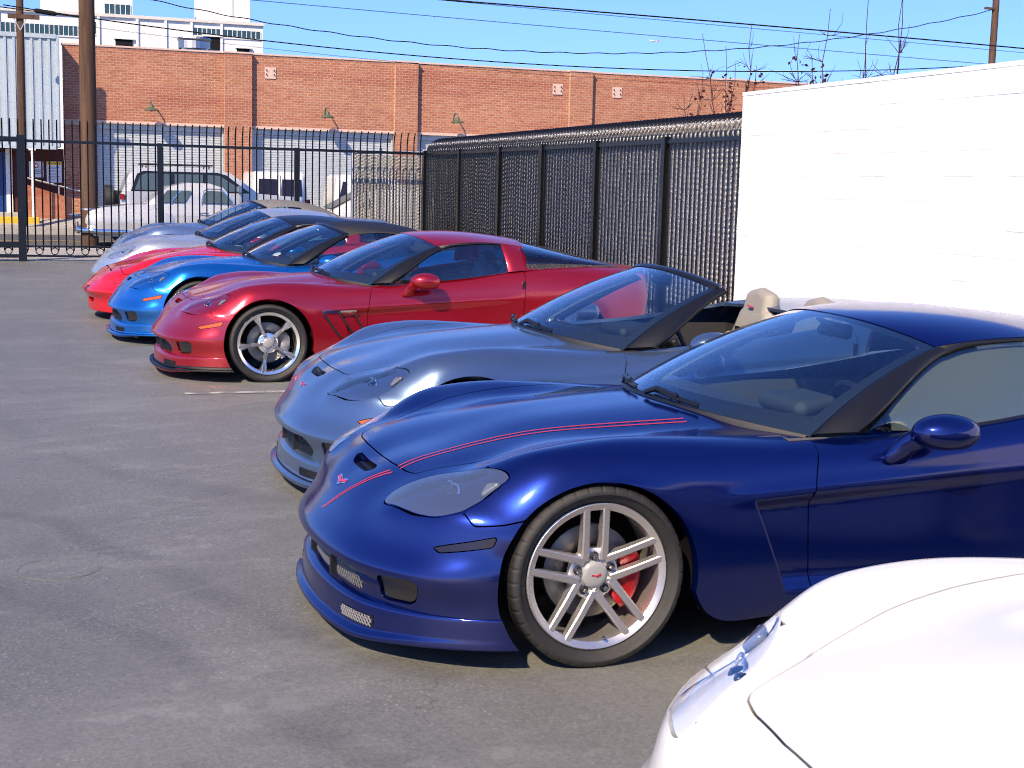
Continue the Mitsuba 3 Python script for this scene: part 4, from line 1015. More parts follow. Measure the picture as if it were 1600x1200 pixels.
put(bw + '__cap', box(WX - .004, WX + .194, -6, WEND + .002, 13 * CH + .001, 13 * CH + .038), 'block_paint')

# ---------------------------------------------------------------- iron fences
def picket_mesh(z0, z1, w, curve, axis):
    """One square picket that bends outwards at its top."""
    t = np.linspace(0, 1, 7)
    pts = [(0, 0, z0), (0, 0, z1 - .26)] + [(curve * (1 - math.cos(a * 1.25)) / (1 - math.cos(1.25)), 0, z1 - .26 + .26 * math.sin(a * 1.25) / math.sin(1.25)) for a in t[1:]]
    m = tube(pts, w * .62, 4); 
    if axis == 'y': m.vertices = m.vertices[:, [1, 0, 2]]; m.faces = m.faces[:, ::-1]
    return m
FX, FY = 6.98, 25.75
ff = thing('iron_fence', 'black iron picket fence with gate along the street', 'fence')
zb = .20
pk = mikit.ply(picket_mesh(.17, 2.62 - zb, .020, .0, 'x'), None)
pk2 = mikit.ply(picket_mesh(.17, 2.60 - zb, .020, -.10, 'y'), None)
xs = np.arange(-4.0, FX, .1265)
for i, x in enumerate(xs):
    add_shape(ff + '__picket', pk2, 'iron_black', T().translate([float(x), FY, zb]))
for x in (-.165, 2.15, 4.57): put(ff + '__post', box(x - .045, x + .045, FY - .05, FY + .05, 0.1, 2.27), 'iron_black')
put(ff + '__post', box(FX - .05, FX + .05, FY - .05, FY + .05, 0.1, 2.29), 'iron_black')
put(ff + '__gate_post', box(-.23, -.10, FY - .13, FY - .06, 0.1, 2.33), 'iron_black')
put(ff + '__rail', box(-4, FX, FY - .022, FY + .022, 2.215, 2.262), 'iron_black')
put(ff + '__rail', box(-4, FX, FY - .018, FY + .018, .425, .46), 'iron_black')
put(ff + '__rail', box(-4, FX, FY - .018, FY + .018, .262, .295), 'iron_black')
put(ff + '__gate_rail', box(-4, -.15, FY - .11, FY - .06, .42, .52), 'iron_black')
put(ff + '__gate_rail', box(-4, -.15, FY - .11, FY - .06, .25, .31), 'iron_black')
put(ff + '__gate_rail', box(-4, -.15, FY - .11, FY - .06, 2.235, 2.30), 'iron_black')
th = np.linspace(0, 2 * np.pi, 20, endpoint=False)
ringm = mikit.ply(tube(np.stack([.058 * np.cos(th), 0 * th, .058 * np.sin(th)], 1), .009, 5, closed=True), None)
for x in np.arange(-3.94, FX, .253): add_shape(ff + '__ring', ringm, 'iron_black', T().translate([float(x), FY, .36]))

fs = thing('iron_fence', 'tall black iron fence with outward-curved spikes joining the white wall', 'fence')
pk3 = mikit.ply(picket_mesh(.10, 2.52, .024, .26, 'x'), None)
for y in np.arange(WEND + .06, FY - .05, .112):
    b = gz(y) * .9
    add_shape(fs + '__picket', pk3, 'iron_black', T().translate([FX, float(y), b - .02]).scale([1, 1, (2.50 - b) / 2.48]))
for y in (15.10, 17.22, 19.28, 21.25, 23.45): put(fs + '__post', box(FX - .05, FX + .05, y - .05, y + .05, 0, 2.285), 'iron_black')
put(fs + '__rail', box(FX - .024, FX + .024, WEND, FY, 2.205, 2.252), 'iron_black')
put(fs + '__rail', box(FX - .02, FX + .02, WEND, FY, .33, .37), 'iron_black')
# chain link with privacy slats just behind it
def link_mesh(L, H, pitch, r, amp, phase=0.0):
    n = max(2, int(H / pitch)); ms = []
    V, F = [], []
    for k in range(int(L / pitch)):
        y = (k + .5) * pitch; z = np.linspace(0, H, 2 * n + 1); yy = y + np.where(np.arange(2 * n + 1) % 2 == 0, -1, 1) * pitch * .5 * (1 if k % 2 else -1); xx = amp * np.where(np.arange(2 * n + 1) % 2 == 0, -1, 1)
        o = len(V)
        for a, b, c in zip(xx, yy, z):
            V += [(a - r, b, c), (a + r * .5, b - r, c), (a + r * .5, b + r, c)]
        for i in range(2 * n):
            for s in range(3):
                t = (s + 1) % 3; p, q = o + 3 * i, o + 3 * i + 3
                F += [[p + s, p + t, q + t], [p + s, q + t, q + s]]
    return trimesh.Trimesh(V, F, process=False)
def slat_strips(L, H, pitch, w, seed):
    g = np.random.default_rng(seed); V, F = [], []
    z = np.linspace(0, H, 110)
    for k in range(int(L / pitch)):
        y = (k + .5) * pitch + g.normal(0, .002); ph = g.uniform(0, 6.3); a = g.uniform(.12, .3)
        yy = y + .004 * np.sin(z * 95 + ph); tw = a * np.sin(z * 95 + ph) ; o = len(V)
        for b, c, t in zip(yy, z, tw): V += [(-w * .5 * math.sin(t), b - w * .5 * math.cos(t), c), (w * .5 * math.sin(t), b + w * .5 * math.cos(t), c)]
        for i in range(len(z) - 1):
            p = o + 2 * i; F += [[p, p + 2, p + 3], [p, p + 3, p + 1]]
    return trimesh.Trimesh(V, F, process=False)
cl = thing('chain_link_fence', 'chain link fence with tan privacy slats behind the curved iron pickets', 'fence')
L = FY - WEND
m = slat_strips(L, 2.36, .112, .072, 3); m.apply_translation([FX + .040, WEND + .03, .06]); k = put(cl + '__slats', m, 'slat_tan'); labels[k] = {'kind': 'stuff'}
m = link_mesh(L, 2.38, .056, .0032, .010); m.apply_translation([FX + .034, WEND, .06]); k = put(cl + '__wire_mesh', m, 'galvanized'); labels[k] = {'kind': 'stuff'}
for y in (13.3, 16.2, 19.2, 22.2, 25.2): put(cl + '__post', tube([(FX + .15, y, 0), (FX + .15, y, 2.42)], .030, 10), 'galvanized')
for z in (1.93, ): put(cl + '__rail', tube([(FX + .085, WEND, z), (FX + .085, FY, z)], .040, 8), 'iron_black')
put(cl + '__backing_screen', box(FX + .19, FX + .20, WEND, FY, 0.05, 2.36), 'black_plastic')
t_ = np.linspace(0, 1.2, 7); cw = []
for y in np.arange(WEND + .02, FY - .05, .056):
    cw.append(tube([(FX + .030, float(y), 2.14)] + [(FX + .026 + .26 * (1 - math.cos(a)) / (1 - math.cos(1.25)), float(y) + .010 * (-1) ** i, 2.24 + .25 * math.sin(a) / math.sin(1.25)) for i, a in enumerate(t_)], .0075, 3))
k = put(cl + '__added_glint_wire', cat(cw), 'galvanized'); labels[k] = {'kind': 'stuff'}  # wires added along the curve to give the fence top silver glints
cl2 = thing('chain_link_fence', 'pale chain link panel with slats facing the street at the corner', 'fence')
def swap(m): m.vertices = m.vertices[:, [1, 0, 2]]; m.faces = m.faces[:, ::-1]; return m
m = swap(slat_strips(1.35, 2.0, .060, .052, 7)); m.apply_translation([FX - 1.25, FY + .45, .20]); k = put(cl2 + '__slats', m, 'slat_beige'); labels[k] = {'kind': 'stuff'}
m = swap(link_mesh(1.35, 2.02, .055, .0028, .012)); m.apply_translation([FX - 1.25, FY + .43, .20]); k = put(cl2 + '__wire_mesh', m, 'galvanized'); labels[k] = {'kind': 'stuff'}
for x in (FX - 1.27, FX - .74, FX + .10): put(cl2 + '__post', tube([(x, FY + .50, .1), (x, FY + .50, 2.33 if x > FX - 1 else 2.25)], .032, 10), 'galvanized')
put(cl2 + '__rail', tube([(FX - 1.27, FY + .50, 2.22), (FX + .10, FY + .50, 2.28)], .022, 8), 'galvanized')

# ---------------------------------------------------------------- brick warehouse
BY = 44.0; BW, BH, MJ = .2032, .0753, .013
bb = thing('brick_warehouse', 'long red brick warehouse with pale roll-up doors across the street', 'building')
TOPZ = 5.45; DZ = 3.24; PROJ = .20
piers = [(5.58, 6.40), (10.88, 11.60), (16.75, 17.52), (22.4, 23.1)]
doors = [(1.86, 5.58), (6.46, 10.88), (11.66, 16.75), (17.6, 22.4)]
put(bb + '__wall', cat([box(.93, 30, BY + .006, BY + .30, DZ + .0, TOPZ - .01), box(.93, 1.86, BY + .006, BY + .3, .2, DZ - .002)] + [box(a + .006, b - .006, BY - PROJ + .006, BY + .3, .2, TOPZ - .01) for a, b in piers]), 'mortar')
def brick_box(x0, x1, z0, z1, y):
    V = [(x0, y, z0), (x1, y, z0), (x1, y, z1), (x0, y, z1), (x0, y + .05, z0), (x1, y + .05, z0), (x1, y + .05, z1), (x0, y + .05, z1)]
    F = [[0, 1, 2], [0, 2, 3], [3, 2, 6], [3, 6, 7], [0, 5, 1], [0, 4, 5], [1, 5, 6], [1, 6, 2], [0, 3, 7], [0, 7, 4]]
    return np.array(V, float), np.array(F)
g = np.random.default_rng(11); cand = []
def lay(x0, x1, z0, z1, y):
    for r in range(int(round(z0 / BH)), int(z1 / BH)):
        x = x0 - (BW / 2 if r % 2 else 0)
        while x < x1 - .02:
            a, b = max(x, x0) , min(x + BW, x1)
            if b - a > .05: cand.append((a + MJ * .5 if a > x0 else a, b - MJ * .5 if b < x1 else b, r * BH + MJ * .5, (r + 1) * BH - MJ * .5, y + g.normal(0, .0012)))
            x += BW
lay(.93, 1.86, .25, DZ - .01, BY); lay(.93, 5.58, DZ + .09, TOPZ - .02, BY)
for (a, b), (c, d) in zip([(6.40, 10.88), (11.60, 16.75), (17.52, 22.4)], doors[1:]): lay(a, b, DZ + .09, TOPZ - .02, BY)
lay(23.1, 30, DZ + .09, TOPZ - .02, BY)
for a, b in piers: lay(a, b, .25, TOPZ - .02, BY - PROJ)
order = sorted(range(len(cand)), key=lambda i: math.hypot(cand[i][0] - 5.0, (cand[i][2] - 4.2) * 1.5))
own = set(order[:300]); Vs, Fs, o = [], [], 0
for i, c in enumerate(cand):
    V, F = brick_box(*c)
    if i in own: put(bb + '__brick', trimesh.Trimesh(V, F, process=False), 'brick')
    else: Vs.append(V); Fs.append(F + o); o += 8
k = put(bb + '__brickwork', trimesh.Trimesh(np.vstack(Vs), np.vstack(Fs), process=False), 'brick'); labels[k] = {'kind': 'stuff'}
put(bb + '__parapet_cap', cat([box(.90, 30, BY - .03, BY + .34, TOPZ, TOPZ + .05)] + [box(a - .02, b + .02, BY - PROJ - .03, BY - .032, TOPZ, TOPZ + .05) for a, b in piers]), 'plate_pink')
for a, b in doors:
    put(bb + '__lintel', box(a, b, BY - .012, BY + .02, DZ, DZ + .085), 'plate_pink')
    sl = []
    z = .30
    while z < DZ - .02:
        sl.append(box(a + .02, b - .02, BY + .235, BY + .26, z, z + .062)); z += .075
    d = put(bb + '__roll_up_door', box(a, b, BY + .262, BY + .28, .2, DZ), 'door_blue_white')
    k = put(d + '__slats', cat(sl), 'door_blue_white'); labels[k] = {'kind': 'stuff'}
    put(d + '__guide', box(a + .0, a + .045, BY + .16, BY + .24, .3, DZ - .002), 'siding_blue'); put(d + '__guide', box(b - .045, b, BY + .16, BY + .24, .3, DZ - .002), 'siding_blue')
    put(d + '__hood', box(a + .002, b - .002, BY + .14, BY + .262, DZ - .16, DZ - .004), 'siding_blue')
for x, z in ((6.98, 4.93), (16.35, 4.87), (18.45, 4.86)):
    p = put(bb + '__wall_plate', box(x - .17, x + .17, BY - .03, BY - .004, z - .17, z + .17), 'plate_pink')
    put(p + '__bolt', cat([tube([(x + u, BY - .08, z + v + .02), (x + u, BY - .02, z + v)], .018, 6) for u in (-.12, .11) for v in (-.06, .07)]), 'brick_brown')
for x in (3.40, 8.66, 12.82):
    l = thing('wall_lamp', {3.40: 'green gooseneck lamp above the leftmost roll-up door', 8.66: 'green gooseneck lamp above the second roll-up door from the left', 12.82: 'green gooseneck lamp nearest the curved-top fence'}[x], 'lamp', 'gooseneck lamps on the brick wall')
    put(l + '__arm', tube([(x, BY - .01, 3.66), (x, BY - .10, 3.86), (x, BY - .25, 3.95), (x, BY - .42, 3.92), (x, BY - .50, 3.80)], .022, 7), 'lamp_green')
    put(l + '__shade', to_tri(lathe([(.03, .12), (.055, .10), (.07, .03), (.20, -.03), (.225, -.06), (.20, -.035), (.06, .01)], 28, 'z')).apply_translation([x, BY - .50, 3.70]), 'lamp_green')
# corrugated metal upper storey at the left
mb = thing('metal_building', 'pale blue corrugated metal building beside the brick warehouse', 'building')
MY, MX = BY - 1.15, .80
for i in range(26):
    x = MX - .06 - (i + 1) * .235
    put(mb + '__panel', cat([box(x, x + .235, MY + .03, MY + .05, 2.50, 5.50), box(x, x + .07, MY - .012, MY + .032, 2.50, 5.50), box(x + .1, x + .115, MY + .02, MY + .032, 2.5, 5.5)]), 'siding_blue')
put(mb + '__corner_trim', box(MX - .06, MX + .02, MY - .015, BY + .3, 2.48, 5.60), 'siding_blue')
put(mb + '__parapet_trim', box(-6, MX - .062, MY - .035, MY + .25, 5.50, 5.62), 'siding_blue')
put(mb + '__soffit_trim', box(-6, MX - .062, MY - .02, MY + .1, 2.40, 2.498), 'siding_blue')
put(mb + '__shell', box(-6, MX - .07, MY + .06, BY + 6, 2.45, 5.55), 'siding_blue')
put(mb + '__recessed_wall', box(-6, .92, BY + .02, BY + .2, .2, 2.44), 'brick_brown')
put(mb + '__door', box(-1.8, -.70, BY - .02, BY + .015, .55, 2.30), 'door_blue')
put(mb + '__door_frame', cat([box(-.70, -.52, BY - .05, BY + .018, .3, 2.40)]), 'white_stucco')
rw = thing('ramp_wall', 'low brick ramp wall with a handrail below the signs', 'wall')
put(rw + '__body', trimesh.Trimesh(*(lambda e: (e.vertices, e.faces))(trimesh.creation.extrude_polygon(shapely.Polygon([(-.30, .3), (1.10, .3), (1.10, 1.02), (-.30, 1.44)]), .18).apply_transform(np.array([[1, 0, 0, 0], [0, 0, 1, BY - 1.0], [0, 1, 0, 0], [0, 0, 0, 1.0]]))), process=False), 'brick')
put(rw + '__handrail', cat([tube([(-.30, BY - .9, 1.62), (1.4, BY - .9, 1.22)], .03, 8)] + [tube([(x, BY - .9, .4), (x, BY - .9, 1.62 - .235 * (x + .3))], .022, 8) for x in (-.28, .75, 1.38)]), 'galvanized')
for x0, x1, z0, z1, m, lab in ((-.06, .34, 1.60, 2.06, 'paper_white', 'white notice with a red mark on the dark wall'), (.43, .85, 1.46, 2.07, 'paper_white', 'notice with a yellow heading beside the white one')):
    s = thing('wall_sign', lab, 'sign'); y = BY - .012
    put(s + '__board', box(x0, x1, y, y + .03, z0, z1), m)
    if x0 > 0:
        put(s + '__heading', box(x0 + .004, x1 - .004, y - .004, y - .001, z1 - .10, z1 - .004), 'paper_yellow')
        put(s + '__heading_text', cat([box(x0 + .03 + .052 * i, x0 + .03 + .052 * i + .035, y - .008, y - .005, z1 - .075, z1 - .035) for i in range(7)]), 'ink_red')
        put(s + '__text', cat([box(x0 + .04, x1 - .05 - .06 * (i % 3), y - .004, y - .001, z1 - .17 - .045 * i, z1 - .155 - .045 * i) for i in range(9)]), 'ink_grey')
    else:
        put(s + '__mark', to_tri(lathe([(.05, -.003), (.075, -.003)], 24)).apply_translation([(x0 + x1) / 2, y - .002, z1 - .12]), 'ink_red')
        put(s + '__text', cat([box(x0 + .04, x1 - .04, y - .004, y - .001, z1 - .26 - .05 * i, z1 - .235 - .05 * i) for i in range(3)]), 'ink_grey')
sp = thing('sign_post', 'thin white post standing before the dark wall', 'post'); put(sp + '__pole', tube([(.035, BY - 1.6, .3), (.035, BY - 1.6, 2.35)], .035, 10), 'white_stucco'); put(sp + '__cap', box(-.06, .13, BY - 1.64, BY - 1.56, 2.351, 2.40), 'white_stucco')
bc = thing('parking_barrier', 'yellow painted kerb block at the far sidewalk', 'kerb block'); put(bc + '__block', rounded_box(-3.0, .20, 42.3, 42.55, .26, .48, .03), 'line_yellow'); put(bc + '__foot', box(-2.9, .1, 42.28, 42.57, .2, .27), 'concrete')

# ---------------------------------------------------------------- large white building behind
wb = thing('white_building', 'large white industrial building rising behind the brick warehouse', 'building')
WY = 70.0
put(wb + '__wall', box(-14, 10.75, WY, WY + 22, 0, 9.12), 'white_stucco')
put(wb + '__tower', box(.62, 4.68, WY + .4, WY + 9, 9.0, 14), 'white_stucco')
ph = put(wb + '__penthouse', box(8.02, 10.2, WY + .6, WY + 5, 9.0, 11.4), 'white_stucco')
put(ph + '__edge', box(9.32, 9.38, WY + .55, WY + .61, 9.1, 11.4), 'cream_trim')
for x in (-9, -5.2, -1.3, 3.1, 4.85, 6.15, 7.35, 8.76):
    put(wb + '__pilaster', box(x - .06, x + .06, WY - .10, WY - .002, 3, 9.06), 'white_stucco')
put(wb + '__cornice', box(-14, 10.80, WY - .12, WY + .5, 9.06, 9.20), 'cream_trim')
for x0, x1, z0, z1, y in ((3.40, 4.60, 9.24, 9.70, WY + .4), (7.42, 8.72, 8.46, 8.80, WY), (8.83, 10.62, 8.44, 8.79, WY), (-6, -1.5, 8.1, 8.62, WY), (2.75, 3.02, 8.25, 8.8, WY), (-1.2, 2.4, 8.1, 8.55, WY)):
    w = put(wb + '__window', box(x0, x1, y - .03, y - .004, z0, z1), 'window_teal')
    n = max(2, int((x1 - x0) / .2)); put(w + '__frame', cat([box(x0 + (x1 - x0) * i / n - .015, x0 + (x1 - x0) * i / n + .015, y - .05, y - .032, z0, z1) for i in range(n + 1)] + [box(x0 - .04, x1 + .04, y - .06, y - .004, z0 - .06, z0 - .002)]), 'white_stucco')
for x0, x1, z0, z1 in ((7.96, 8.68, 7.82, 8.42), (3.86, 4.64, 7.2, 8.07), (9.5, 10.1, 7.3, 7.95)):
    o = put(wb + '__opening', box(x0, x1, WY - .06, WY - .004, z0, z1), 'opening_dark'); put(o + '__frame', cat([box(x0 - .08, x1 + .08, WY - .16, WY - .004, z1 + .002, z1 + .08)]), 'white_stucco')
vt = thing('roof_vent', 'round galvanized roof vent on the brick warehouse', 'vent'); put(vt + '__drum', to_tri(lathe([(.0, .46), (.62, .42), (.62, .0)], 24, 'z')).apply_translation([6.2, 58, 6.75]), 'galvanized'); put(vt + '__rim', to_tri(lathe([(.64, .42), (.67, .36), (.64, .30)], 24, 'z')).apply_translation([6.2, 58, 6.75]), 'galvanized')
put(vt + '__base', box(5.7, 6.7, 57.6, 58.4, 4.5, 6.76), 'galvanized')

# ---------------------------------------------------------------- poles and wires
pa = thing('utility_pole', 'thick brown wooden utility pole beside the street', 'utility pole')
zz = np.linspace(-.2, 9.5, 30); gg = np.random.default_rng(2)
put(pa + '__pole', tube(np.stack([1.21 + .018 * np.cumsum(gg.normal(0, .12, 30)) * 0 + zz * .002, np.full(30, 33.0), zz], 1), np.interp(zz, [0, 9.5], [.195, .150]), 20), 'pole_wood', smooth=40)
put(pa + '__pole_band', tube([(1.215, 33.0, .92), (1.215, 33.0, .96)], .197, 20), 'galvanized')
pb = thing('utility_pole', 'thin wooden pole with a crossarm in front of the metal building', 'utility pole')
put(pb + '__pole', tube([(-.24, 41.6, .1), (-.20, 41.6, 7.0)], [.115, .095], 14), 'pole_wood', smooth=40)
put(pb + '__crossarm', box(-.52, .30, 41.45, 41.55, 5.86, 5.98), 'pole_wood'); put(pb + '__brace', bars([((-.05, 41.5, 5.86), (-.20, 41.5, 5.55)), ((-.36, 41.5, 5.86), (-.20, 41.5, 5.55))], .025), 'galvanized')
pr = thing('utility_pole', 'slim distant pole above the white wall', 'utility pole')
put(pr + '__pole', tube([(33.9, 45, 0), (33.9, 45, 11)], [.15, .115], 14), 'pole_wood', smooth=40); put(pr + '__bracket', box(33.4, 33.9, 44.9, 45.0, 8.6, 8.68), 'pole_wood')
def wire(pts, y, r, xa, xb, lab, twist=0.0):
    p = np.array(pts); c = np.polyfit(p[:, 0], p[:, 1], min(2, len(p) - 1)); x = np.linspace(xa, xb, 60 if not twist else 160)
    P = np.stack([x, np.full_like(x, y) + twist * np.sin(x * 6.6), np.polyval(c, x) + twist * np.cos(x * 6.6)], 1)
    k = thing('overhead_wire', lab, 'wire', 'overhead wires'); put(k, tube(P, r, 5), 'wire_black')
    if k in scene: pass
wire([(9.275, 6.004), (15.79, 5.989), (20.61, 5.842), (25.88, 5.802)], 33, .019, -6, 60, 'thickest overhead cable running from top centre down to the right edge')
wire([(10.71, 5.978), (17.97, 5.835), (25.89, 5.682)], 33.05, .007, -6, 60, 'thin wire just below the thickest cable')
wire([(4.765, 5.711), (11.37, 5.583), (17.99, 5.419), (24.25, 5.322)], 33, .008, -8, 60, 'straight thin wire through the middle of the sky')
wire([(2.72, 5.578), (4.91, 5.267), (7.89, 5.009), (11.39, 4.964), (14.69, 5.081), (17.99, 5.403), (21.77, 6.041), (24.64, 6.717)], 33.1, .012, 1.3, 24.9, 'wavy twisted cable sagging across the sky to the distant pole', .012)
wire([(1.416, 5.083), (4.909, 4.841), (11.397, 4.631), (18.03, 4.777), (23.24, 5.136)], 32.95, .014, -.5, 34, 'dark cable sagging just over the top of the brick warehouse')
wire([(5.055, 4.678), (6.983, 4.58), (1.2, 4.93)], 33.1, .005, 1.2, 22, 'faint lowest wire in front of the brick parapet')
sp2 = thing('cable_splice', 'black cable splice case hanging on the wire by the wooden poles', 'splice case')
put(sp2 + '__case', tube([(.12, 32.95, 5.19), (.17, 32.95, 5.185), (.55, 32.95, 5.14), (.60, 32.95, 5.135)], [.02, .05, .05, .02], 12), 'wire_black'); put(sp2 + '__hanger', tube([(-.6, 32.95, 5.22), (1.2, 32.95, 5.09)], .012, 6), 'wire_black')

# ---------------------------------------------------------------- purple-leaved saplings behind the fence
def sapling(base, tips, leaf_n, seed, lab, leaf_from=.35):
    k = thing('plum_tree', lab, 'tree', 'purple-leaved saplings beyond the fence'); g = np.random.default_rng(seed); stems, LV, LF, o = [], [], [], 0
    b = np.array(base)
    for tx, ty, tz, dens in tips:
        t = np.linspace(0, 1, 14)[:, None]; tip = np.array([tx, ty, tz]); mid = b * .5 + tip * .5 + np.r_[g.normal(0, .12, 2), 0] + (tip - b) * np.array([.22, .22, -.05])
        P = (1 - t) ** 2 * b + 2 * t * (1 - t) * mid + t * t * tip; P[1:-1, :2] += g.normal(0, .012, (12, 2)); stems.append(tube(P, np.interp(t[:, 0], [0, 1], [.016, .0035]), 5))
        for q in range(int(14 + 8 * dens)):
            a = g.uniform(.45, .95); i = int(a * 13); d = np.r_[g.normal(0, 1, 2), abs(g.normal(0, .9))]; d /= np.linalg.norm(d); e = P[i] + d * g.uniform(.08, .28)
            stems.append(tube([P[i], (P[i] + e) / 2 + g.normal(0, .01, 3), e], [.005, .004, .0025], 4))
            f_ = e + g.normal(0, .07, 3) + [0, 0, .08]; stems.append(tube([(P[i] + e) / 2, (e + f_) / 2, f_], [.0035, .003, .002], 3))
        for cl_ in range(int(2.6 * leaf_n * dens)):
            a = g.uniform(leaf_from, .98); c = P[int(a * 13)] + g.normal(0, .04, 3); 
            for l in range(g.integers(3, 8)):
                p = c + g.normal(0, .055, 3); d = g.normal(0, 1, 3); d /= np.linalg.norm(d); s = np.cross(d, g.normal(0, 1, 3)); s /= np.linalg.norm(s); n = np.cross(d, s); Lf, w = g.uniform(.04, .075), g.uniform(.016, .028)
                LV += [p, p + d * Lf * .5 + s * w + n * .008, p + d * Lf, p + d * Lf * .5 - s * w + n * .008]; LF += [[o, o + 1, o + 2], [o, o + 2, o + 3]]; o += 4
    put(k + '__trunk', cat(stems), 'twig')
    q = put(k + '__crown', trimesh.Trimesh(LV, LF, process=False), 'leaf_purple')
sapling((8.6, 16.9, .2), [(8.5, 17.4, 3.75, 1.0), (8.6, 16.9, 3.55, 1.5), (8.7, 16.4, 3.80, 1.2), (8.5, 17.9, 3.0, .8), (8.9, 16.6, 3.3, 1.0), (8.3, 17.1, 3.1, 1.4), (8.8, 17.0, 3.35, .5)], 4, 3, 'purple-leaved sapling over the curved fence just left of the white wall')
sapling((8.9, 14.9, .2), [(8.8, 14.7, 3.80, .5), (8.6, 15.0, 3.1, 1.8), (9.0, 15.4, 3.35, .9), (8.7, 14.6, 3.05, 2.2), (9.0, 14.3, 3.1, 1.6), (8.7, 15.2, 3.55, .3)], 5, 9, 'purple-leaved sapling over the white wall with a dense leafy middle')
sapling((8.9, 13.6, .2), [(8.7, 13.75, 3.85, .15), (8.9, 13.4, 3.8, .1), (8.6, 12.95, 3.75, .1), (8.8, 13.9, 3.2, 1.0), (8.7, 13.1, 3.3, .2)], 3, 21, 'nearly bare sapling with straight twigs over the white wall')
sapling((8.3, 9.3, .2), [(8.0, 9.5, 2.86, .8), (8.1, 9.2, 2.84, .8)], 4, 5, 'low purple sprig at the right end of the white wall', .7)

# ---------------------------------------------------------------- airliner in the sky
ap = thing('airliner', 'tiny white airliner climbing in the blue sky', 'airplane')
def plane_parts():
    f_ = to_tri(lathe([(.0, 19), (1.0, 18), (1.9, 15.5), (2.0, 10), (2.0, -8), (1.2, -14), (.3, -19), (0, -19.1)], 20, 'z'))
    f_.vertices = f_.vertices[:, [2, 1, 0]] * np.array([-1, 1, 1]); f_.faces = f_.faces[:, ::-1]
    wing = trimesh.convex.convex_hull(np.array([(-4, 0, -.8), (3, 0, -.8), (6, 17, .5), (8, 17, .5), (-4, 0, -.2), (3, 0, -.2)])); w2 = wing.copy(); w2.vertices[:, 1] *= -1; w2.faces = w2.faces[:, ::-1]
    fin = trimesh.convex.convex_hull(np.array([(13, -.2, 1), (18.5, -.2, 1), (19, 0, 7), (16.5, 0, 7), (13, .2, 1), (18.5, .2, 1)]))
    hs = trimesh.convex.convex_hull(np.array([(14, -6, .8), (18, -6, .8), (14, 6, .8), (18, 6, .8), (16, 0, 1.2), (16, 0, .5)])); return f_, cat([wing, w2]), fin, hs
PT = T().translate([2434, 5070, 0 + 0]).translate([0, 0, 0])
fpl, wg, fin, hs = plane_parts()
AT = T().translate([2240.0, 5000.0, 563.0]).rotate([0, 0, 1], -18).rotate([0, 1, 0], 10)
put(ap + '__fuselage', fpl, 'white_stucco', True, AT); put(ap + '__wing', wg, 'white_stucco', False, AT); put(ap + '__tail_fin', fin, 'ink_red', False, AT); put(ap + '__tailplane', hs, 'white_stucco', False, AT)

# ---------------------------------------------------------------- vehicles in the street
def prism(poly, y0, y1, round_=.0):
    m = trimesh.creation.extrude_polygon(shapely.Polygon(poly).buffer(-round_).buffer(round_ * 2).buffer(-round_) if round_ else shapely.Polygon(poly), y1 - y0)
    v = m.vertices.copy(); m.vertices = np.stack([v[:, 0], v[:, 2] + y0, v[:, 1]], 1); m.fix_normals(); return m
def shaped_body(poly, width, tuck, n=9, cut=None):
    """A vehicle body from its side outline: slices that narrow towards the roof and corners."""
    import manifold3d as m3
    poly = shapely.Polygon(poly).buffer(-.03).buffer(.06).buffer(-.03)
    m = m3.Manifold.extrude(m3.CrossSection([np.array(shapely.geometry.polygon.orient(poly).exterior.coords)[:-1]]), width).translate([0, 0, -width / 2])
    m = m.refine_to_length(.12)
    t = m_to_tri(m); v = t.vertices.copy(); v = np.stack([v[:, 0], v[:, 2], v[:, 1]], 1)
    h = v[:, 2]; k = np.interp(h, tuck[0], tuck[1]); x = v[:, 0]; x0, x1 = x.min(), x.max(); e = np.clip(np.minimum(x - x0, x1 - x) / .35, 0, 1); k = k * (.86 + .14 * np.sqrt(1 - (1 - e) ** 2))
    v[:, 1] *= k; t.vertices = v; t.fix_normals(); return t
def simple_wheel(r=.33):
    return to_tri(lathe([(r * .62, -.09), (r * .9, -.11), (r, -.08), (r, .08), (r * .9, .1)], 32)), to_tri(lathe([(0, -.085), (r * .3, -.095), (r * .45, -.07), (r * .62, -.09)], 28))
def wheels(key, pts, TW, r=.33):
    a, b = simple_wheel(r)
    for x, y in pts:
        w = put(key + '__wheel', b, 'chrome', 30, TW.translate([x, y, r]) if y < 0 else TW.translate([x, y, r]).rotate([0, 0, 1], 180)); put(w + '__tyre', a, 'rubber', 30, TW.translate([x, y, r]) if y < 0 else TW.translate([x, y, r]).rotate([0, 0, 1], 180))
# vintage wagon, tail to the left
vw = thing('vintage_wagon', 'silver vintage car with chrome bumper parked behind the iron fence', 'car')
TV = T().translate([1.10, 33.6, .10])
body = [(0, .45), (.02, .66), (.10, .80), (.35, .885), (1.0, .95), (1.55, .985), (2.2, .985), (3.3, .96), (4.3, .90), (4.62, .80), (4.65, .45), (4.5, .25), (.2, .25)]
put(vw + '__body', shaped_body(body, 1.72, ([0, .25, .5, .75, 1.0], [.92, .97, 1.0, .985, .90])), 'paint_old_silver', 40, TV)
cab = [(1.30, .95), (1.60, 1.20), (1.85, 1.38), (2.25, 1.475), (2.75, 1.47), (3.05, 1.38), (3.42, .95)]
put(vw + '__roof', shaped_body(cab, 1.56, ([.9, 1.2, 1.48], [1.0, .93, .76])), 'paint_old_silver', 40, TV)
put(vw + '__rear_fender', shaped_body([(.04, .48), (.10, .72), (.5, .80), (1.4, .815), (1.9, .78), (2.02, .60), (2.03, .40), (.3, .3)], 1.84, ([.3, .6, .82], [1, 1, .93])), 'paint_old_silver', 40, TV)
